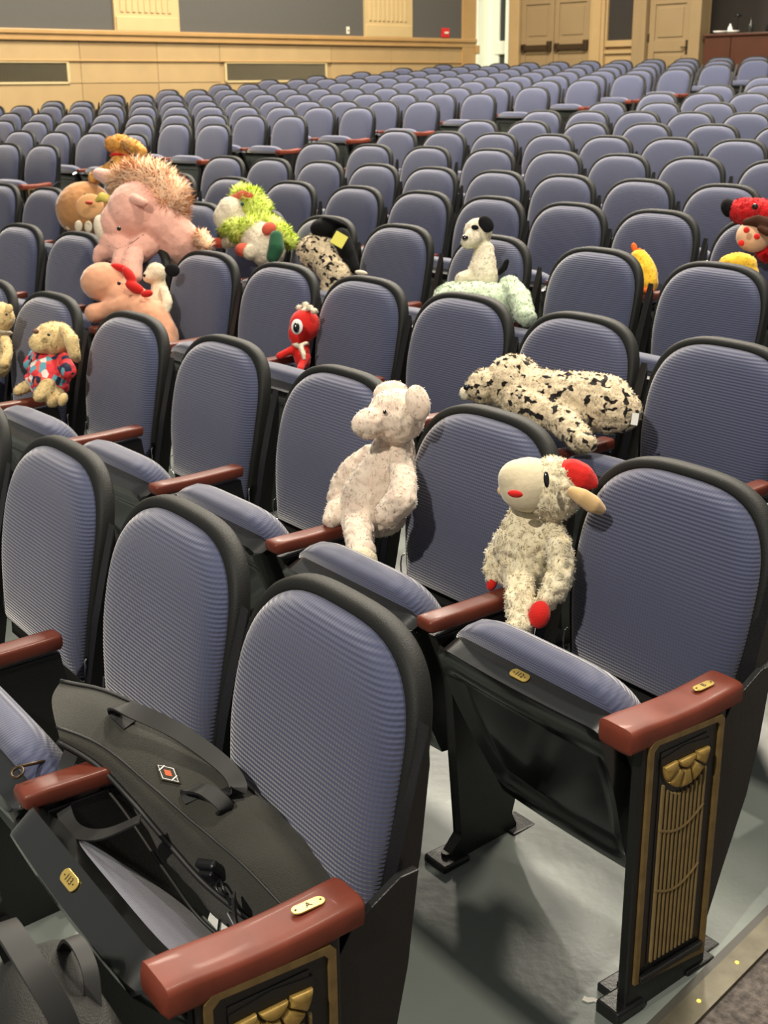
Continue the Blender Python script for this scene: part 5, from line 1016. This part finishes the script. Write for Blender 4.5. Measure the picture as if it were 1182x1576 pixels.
# ------------------------------------------------------------------ messenger bag on the end seat of the front row
OA, RZA = FRAMES[('n', 1, 0)]
def quilt(bm, corners_fn, nu, nv, closed=False):
    g = [[bm.verts.new(corners_fn(i/nu, j/nv)) for i in range(nu+1)] for j in range(nv+1)]
    for j in range(nv):
        for i in range(nu): bm.faces.new((g[j][i], g[j][i+1], g[j+1][i+1], g[j+1][i]))
    return g
def lerp(a, b, t): return Vector(a)+(Vector(b)-Vector(a))*t
def curve3(pts, t):
    n = len(pts)-1; x = t*n; i = min(int(x), n-1); f = x-i
    p0, p1, p2, p3 = Vector(pts[max(i-1, 0)]), Vector(pts[i]), Vector(pts[i+1]), Vector(pts[min(i+2, n)])
    return .5*((2*p1)+(-p0+p2)*f+(2*p0-5*p1+4*p2-p3)*f*f+(-p0+3*p1-3*p2+p3)*f*f*f)
BAG = thing('messenger_bag', 'black canvas messenger bag slumped on the front-row end seat', 'bag', OA, RZA)
# long sections across the bag: rear top edge, crown, ridge, front foot, underside
back_e = [(-.426, -.224, .667), (-.317, -.131, .640), (-.14, -.063, .582), (-.013, -.032, .540), (.08, -.022, .520), (.175, -.03, .495)]
crown = [(-.385, -.248, .662), (-.285, -.172, .640), (-.125, -.108, .575), (-.02, -.080, .543), (.07, -.066, .520), (.165, -.055, .485)]
ridge = [(-.310, -.268, .640), (-.243, -.212, .610), (-.115, -.158, .545), (-.041, -.132, .515), (.035, -.112, .492), (.13, -.09, .455)]
front = [(-.305, -.262, .618), (-.235, -.212, .560), (-.125, -.178, .465), (-.055, -.155, .405), (.03, -.13, .385), (.12, -.105, .395)]
foot = [(-.335, -.235, .618), (-.26, -.17, .555), (-.14, -.12, .435), (-.05, -.10, .365), (.04, -.09, .355), (.125, -.08, .375)]
under = [(-.40, -.212, .632), (-.30, -.11, .590), (-.16, -.045, .505), (-.03, -.02, .425), (.06, -.012, .425), (.15, -.02, .45)]
secs = [back_e, crown, ridge, front, foot, under]
bm = bmesh.new(); L = []
NU = 44
for i in range(NU+1):
    t = i/NU; ring = [curve3(s_, t) for s_ in secs]; c = sum(ring, Vector())/6
    e = min(1, .18+((min(t, 1-t)*9))**.6) if min(t, 1-t) < .11 else 1
    l = []
    for k in range(36):
        x = k/36*6; i0 = int(x); f = x-i0
        P = [ring[(i0+d) % 6] for d in (-1, 0, 1, 2)]
        q = .5*((2*P[1])+(-P[0]+P[2])*f+(2*P[0]-5*P[1]+4*P[2]-P[3])*f*f+(-P[0]+3*P[1]-3*P[2]+P[3])*f*f*f)
        q = c+(q-c)*e
        n_ = noise.noise(q*11)*.016+noise.noise(Vector((q.x*7, q.y*30, q.z*30)))*.007
        q = q+(q-c).normalized()*n_
        l.append(q)
    L.append(l)
loops(bm, L, True, True)
put('bag_body', mesh_of(bm, 'bag_body', 'bag_canvas'), BAG)
# stiff flap lying over the crown and folding down the front
bm = bmesh.new()
def flap(u, v):
    a = curve3(back_e, .02+.94*u); b = curve3(crown, .01+.95*u); c = curve3(ridge, .03+.95*u); d = curve3(front, .03+.93*u)
    P = curve3([a, b, c, lerp(c, d, .55)], v)
    up_ = Vector((0, -.45, .9)); return P+up_*(.010+.006*noise.noise(P*14)+.006*math.sin(math.pi*u)*math.sin(math.pi*v))+Vector((0, -.012*v, 0))
g = quilt(bm, flap, 50, 22)
r = bmesh.ops.extrude_face_region(bm, geom=bm.faces[:]); bmesh.ops.translate(bm, vec=(0, .002, -.007), verts=[v for v in r['geom'] if isinstance(v, bmesh.types.BMVert)])
put('flap', mesh_of(bm, 'flap', 'bag_canvas', True, 45), BAG)
bm = bmesh.new(); tube(bm, [flap(i/40, .015)+Vector((0, .0, .003)) for i in range(41)], .0035, 6)
put('piping', mesh_of(bm, 'piping', 'bag_strap'), BAG)
bm = bmesh.new(); tube(bm, [flap(i/40, .98)+Vector((0, -.003, 0)) for i in range(41)], .005, 6); tube(bm, [flap(i/40, .62)+Vector((0, -.001, .002)) for i in range(41)], .0022, 6)
put('flap_edge', mesh_of(bm, 'flap_edge', 'bag_strap'), BAG)
def ribbon(bm, pts, w_, th, side=Vector((1, 0, 0)), n=30):
    L = []
    for i in range(n+1):
        p_ = curve3(pts, i/n); t = (curve3(pts, min(1, i/n+.01))-curve3(pts, max(0, i/n-.01))).normalized()
        s_ = (side-t*side.dot(t)).normalized(); u = s_.cross(t)
        L.append([p_-s_*w_/2-u*th/2, p_+s_*w_/2-u*th/2, p_+s_*w_/2+u*th/2, p_-s_*w_/2+u*th/2])
    loops(bm, L, True, True)
# carry handle looping over the flap
hA, hB = flap(.21, .34), flap(.50, .26)
mid = lerp(hA, hB, .5)
bm = bmesh.new()
ribbon(bm, [hA+Vector((.02, .01, -.004)), hA+Vector((-.012, .0, .012)), hA+Vector((.03, .0, .034)), mid+Vector((-.01, .012, .040)), hB+Vector((-.035, .012, .034)), hB+Vector((.012, .01, .014)), hB+Vector((-.02, -.008, .002))], .028, .004, Vector((.25, 1, .1)), 44)
put('carry_handle', mesh_of(bm, 'carry_handle', 'bag_strap', True, 40), BAG)
hC = flap(.43, .50); hD = flap(.53, .40)
bm = bmesh.new()
ribbon(bm, [hC, hC+Vector((-.012, .0, .014)), lerp(hC, hD, .5)+Vector((0, .0, .026)), hD+Vector((.01, .0, .012)), hD+Vector((0, 0, -.004))], .024, .005, Vector((.2, 1, .2)), 30)
put('handle_end_loop', mesh_of(bm, 'handle_end_loop', 'bag_strap', True, 40), BAG)
# emblem: small diamond of stitched cloth
e0 = flap(.345, .46); eu = (flap(.375, .46)-e0).normalized(); ev = (flap(.345, .38)-e0); ev = (ev-eu*ev.dot(eu)).normalized(); en = eu.cross(ev)
if en.z < 0: en = -en
Me = Matrix((( *(eu.x, ev.x, en.x), e0.x), (*(eu.y, ev.y, en.y), e0.y), (*(eu.z, ev.z, en.z), e0.z), (0, 0, 0, 1)))
for k, (sx, sy, h0, h1, m_, nm_) in enumerate([(.028, .0145, .001, .005, 'plate_ink', 'emblem'), (.0245, .012, .005, .0056, 'tag_white', 'emblem_ring'), (.0225, .0105, .0056, .0061, 'plate_ink', 'emblem_field'), (.010, .0052, .0061, .0067, 'emblem_orange', 'emblem_center')]):
    bm = bmesh.new(); prism(bm, [(sx, 0), (0, sy), (-sx, 0), (0, -sy)], 'z', h0, h1); bmesh.ops.transform(bm, matrix=Me, verts=bm.verts)
    put(nm_, mesh_of(bm, nm_, m_, False), BAG)
for sx in (-.0155, .0135):
    bm = bmesh.new(); bx(bm, sx, sx+.0022, -.006, .006, .006, .0068)
    bmesh.ops.transform(bm, matrix=Me, verts=bm.verts); put('emblem_bar', mesh_of(bm, 'emblem_bar', 'tag_white', False), BAG)
# buckle, hook, strap end
bk = flap(.69, .80)
bm = bmesh.new(); Mb = Matrix.Translation(bk+Vector((-.005, -.006, -.002))) @ Matrix.Rotation(math.radians(35), 4, 'X') @ Matrix.Rotation(.45, 4, 'Z')
bx(bm, -.020, .020, -.006, .010, -.030, .030, .005, Mb); bx(bm, -.014, .014, -.014, -.004, -.012, .02, .003, Mb)
put('side_buckle', mesh_of(bm, 'side_buckle', 'bag_plastic', False), BAG)
bm = bmesh.new(); q0 = bk+Vector((.028, -.012, -.008))
tube(bm, [q0+Vector((.016*math.cos(a), -.003*math.sin(a*2), .010*math.sin(a))) for a in [i*math.pi*2/16 for i in range(17)]], .0024, 6)
tube(bm, [q0+Vector((.014, 0, -.002)), q0+Vector((.034, -.004, -.006)), q0+Vector((.045, -.004, .004)), q0+Vector((.04, -.002, .012))], .003, 6)
put('snap_hook', mesh_of(bm, 'snap_hook', 'bag_plastic'), BAG)
bm = bmesh.new(); ribbon(bm, [q0+Vector((.038, 0, .012)), q0+Vector((.05, -.006, -.02)), q0+Vector((.075, -.012, -.05)), q0+Vector((.095, -.012, -.085))], .036, .004, Vector((.6, -.4, .5)), 20)
put('shoulder_strap_end', mesh_of(bm, 'shoulder_strap_end', 'bag_strap', True, 40), BAG)
bm = bmesh.new(); bx(bm, -.018, .018, -.004, .004, -.004, .004, .002, Matrix.Translation(q0+Vector((.052, -.010, -.026))) @ Matrix.Rotation(.5, 4, 'Y'))
put('strap_slider', mesh_of(bm, 'strap_slider', 'chrome', False), BAG)
# zip pull hanging at the front, zip and lower front pocket
zq = curve3(front, .745)+Vector((0, -.018, .012))
bm = bmesh.new(); ribbon(bm, [zq, zq+Vector((.003, -.004, -.022)), zq+Vector((.008, -.006, -.05))], .010, .003, Vector((1, .3, 0)), 8)
o = put('zip_pull', mesh_of(bm, 'zip_pull', 'chrome', False), BAG); o['label'] = 'dull chrome zip pull'
bm = bmesh.new(); ribbon(bm, [zq+Vector((-.012, 0, .015)), zq+Vector((-.014, -.003, -.01)), zq+Vector((-.012, -.004, -.035))], .005, .003, Vector((1, .3, 0)), 8)
put('zip_slider', mesh_of(bm, 'zip_slider', 'chrome', False), BAG)
bm = bmesh.new(); tube(bm, [curve3(front, .02+.9*i/40)+Vector((0, -.012, -.012)) for i in range(41)], .0032, 6)
put('zip_line', mesh_of(bm, 'zip_line', 'zip_teeth'), BAG)
bm = bmesh.new(); sl = curve3(front, .03)
ribbon(bm, [sl+Vector((.0, .0, .0)), sl+Vector((.03, -.035, -.045)), sl+Vector((.10, -.05, -.075)), sl+Vector((.17, -.03, -.06)), sl+Vector((.21, .02, -.03))], .024, .003, Vector((0, 1, .4)), 24)
put('loose_strap', mesh_of(bm, 'loose_strap', 'bag_strap', True, 40), BAG)
bm = bmesh.new(); b0 = Vector((-.475, -.215, .605-.0))
tube(bm, [Vector((-.265, -.36, .622))+Vector((.013*math.cos(a), .009*math.sin(a), .004*math.sin(a))) for a in [i*math.pi/6 for i in range(13)]], .0028, 6)
tube(bm, [Vector((-.28, -.35, .622)), Vector((-.31, -.30, .60)), Vector((-.36, -.24, .55))], .003, 6)
put('zip_pull_ring', mesh_of(bm, 'zip_pull_ring', 'dark_bronze'), BAG)

# ------------------------------------------------------------------ backpack in front of the same seat
PK = thing('backpack', 'black backpack with a top grab handle standing below the seat numbered 113', 'backpack', OA+Vector((.155, -.52, .0)), RZA-.1)
bm = bmesh.new(); L = []
NZ = 26
for j in range(NZ+1):
    t = j/NZ; z = .57*t; k = 1 if t < .72 else math.sqrt(max(.0, 1-((t-.72)/.28)**2.2)); k = max(k, .12)
    hw = (.20-.02*t)*(.30+.70*k); hd = (.10-.02*t)*(.25+.75*k); l = []
    for i in range(40):
        a = 2*math.pi*i/40; c, s_ = math.cos(a), math.sin(a)
        p_ = Vector((hw*math.copysign(abs(c)**.6, c), hd*math.copysign(abs(s_)**.65, s_)+.045*t, z*.98+.01))
        p_ += Vector((c, s_, 0))*(noise.noise(p_*9)*.018+noise.noise(Vector((p_.x*25, p_.y*25, p_.z*8)))*.006); l.append(p_)
    L.append(l)
loops(bm, L, True, True)
put('pack_body', mesh_of(bm, 'pack_body', 'backpack_cloth'), PK)
bm = bmesh.new(); L = []
for j in range(17):
    t = j/16; z = .03+.31*t; k = math.sqrt(max(.02, 1-abs(2*t-1)**3)); l = []
    for i in range(28):
        a = 2*math.pi*i/28; c, s_ = math.cos(a), math.sin(a)
        l.append(Vector((.14*k*math.copysign(abs(c)**.6, c), -.125-.045*k*(s_*.5+.5)+.02, z)))
    L.append(l)
loops(bm, L, True, True); put('front_pocket', mesh_of(bm, 'front_pocket', 'backpack_cloth'), PK)
zt = [(-.165, -.03, .20), (-.16, -.04, .38), (-.12, -.05, .50), (-.03, -.05, .545), (.07, -.05, .53), (.14, -.045, .46), (.165, -.035, .32), (.17, -.03, .18)]
bm = bmesh.new(); ribbon(bm, zt, .016, .004, Vector((0, 1, .2)), 60); put('zip_tape', mesh_of(bm, 'zip_tape', 'bag_strap', True, 40), PK)
bm = bmesh.new()
for i in range(120):
    p_ = curve3(zt, i/119); bx(bm, p_.x-.0016, p_.x+.0016, p_.y-.0045, p_.y+.0045, p_.z-.001, p_.z+.0042)
put('zip_teeth', mesh_of(bm, 'zip_teeth', 'zip_teeth', False), PK)
bm = bmesh.new(); ribbon(bm, [(.11, .04, .51), (.095, .03, .59), (.045, .01, .645), (-.035, .0, .65), (-.085, .01, .59), (-.10, .03, .50)], .032, .008, Vector((0, 1, 0)), 40)
put('grab_handle', mesh_of(bm, 'grab_handle', 'bag_strap', True, 40), PK)
bm = bmesh.new(); ribbon(bm, [(.06, .075, .54), (.02, .085, .59), (-.04, .08, .595), (-.08, .07, .53)], .02, .005, Vector((0, 1, 0)), 24)
put('hanging_loop', mesh_of(bm, 'hanging_loop', 'bag_strap', True, 40), PK)
for sx in (1, -1):
    bm = bmesh.new(); ribbon(bm, [(sx*.13, .02, .40), (sx*.165, .0, .32), (sx*.178, -.01, .22), (sx*.18, 0, .10)], .028, .004, Vector((0, 1, 0)), 20)
    put('side_strap', mesh_of(bm, 'side_strap', 'bag_strap', True, 40), PK)
    bm = bmesh.new(); bx(bm, -.018, .018, -.02, .02, -.012, .012, .004, Matrix.Translation((sx*.172, -.008, .28))); put('strap_buckle', mesh_of(bm, 'strap_buckle', 'bag_plastic', False), PK)
bm = bmesh.new(); bx(bm, -.004, .004, -.002, .002, -.04, 0, .001, Matrix.Translation((.12, -.075, .41)))
put('zip_pull', mesh_of(bm, 'zip_pull', 'chrome', False), PK)
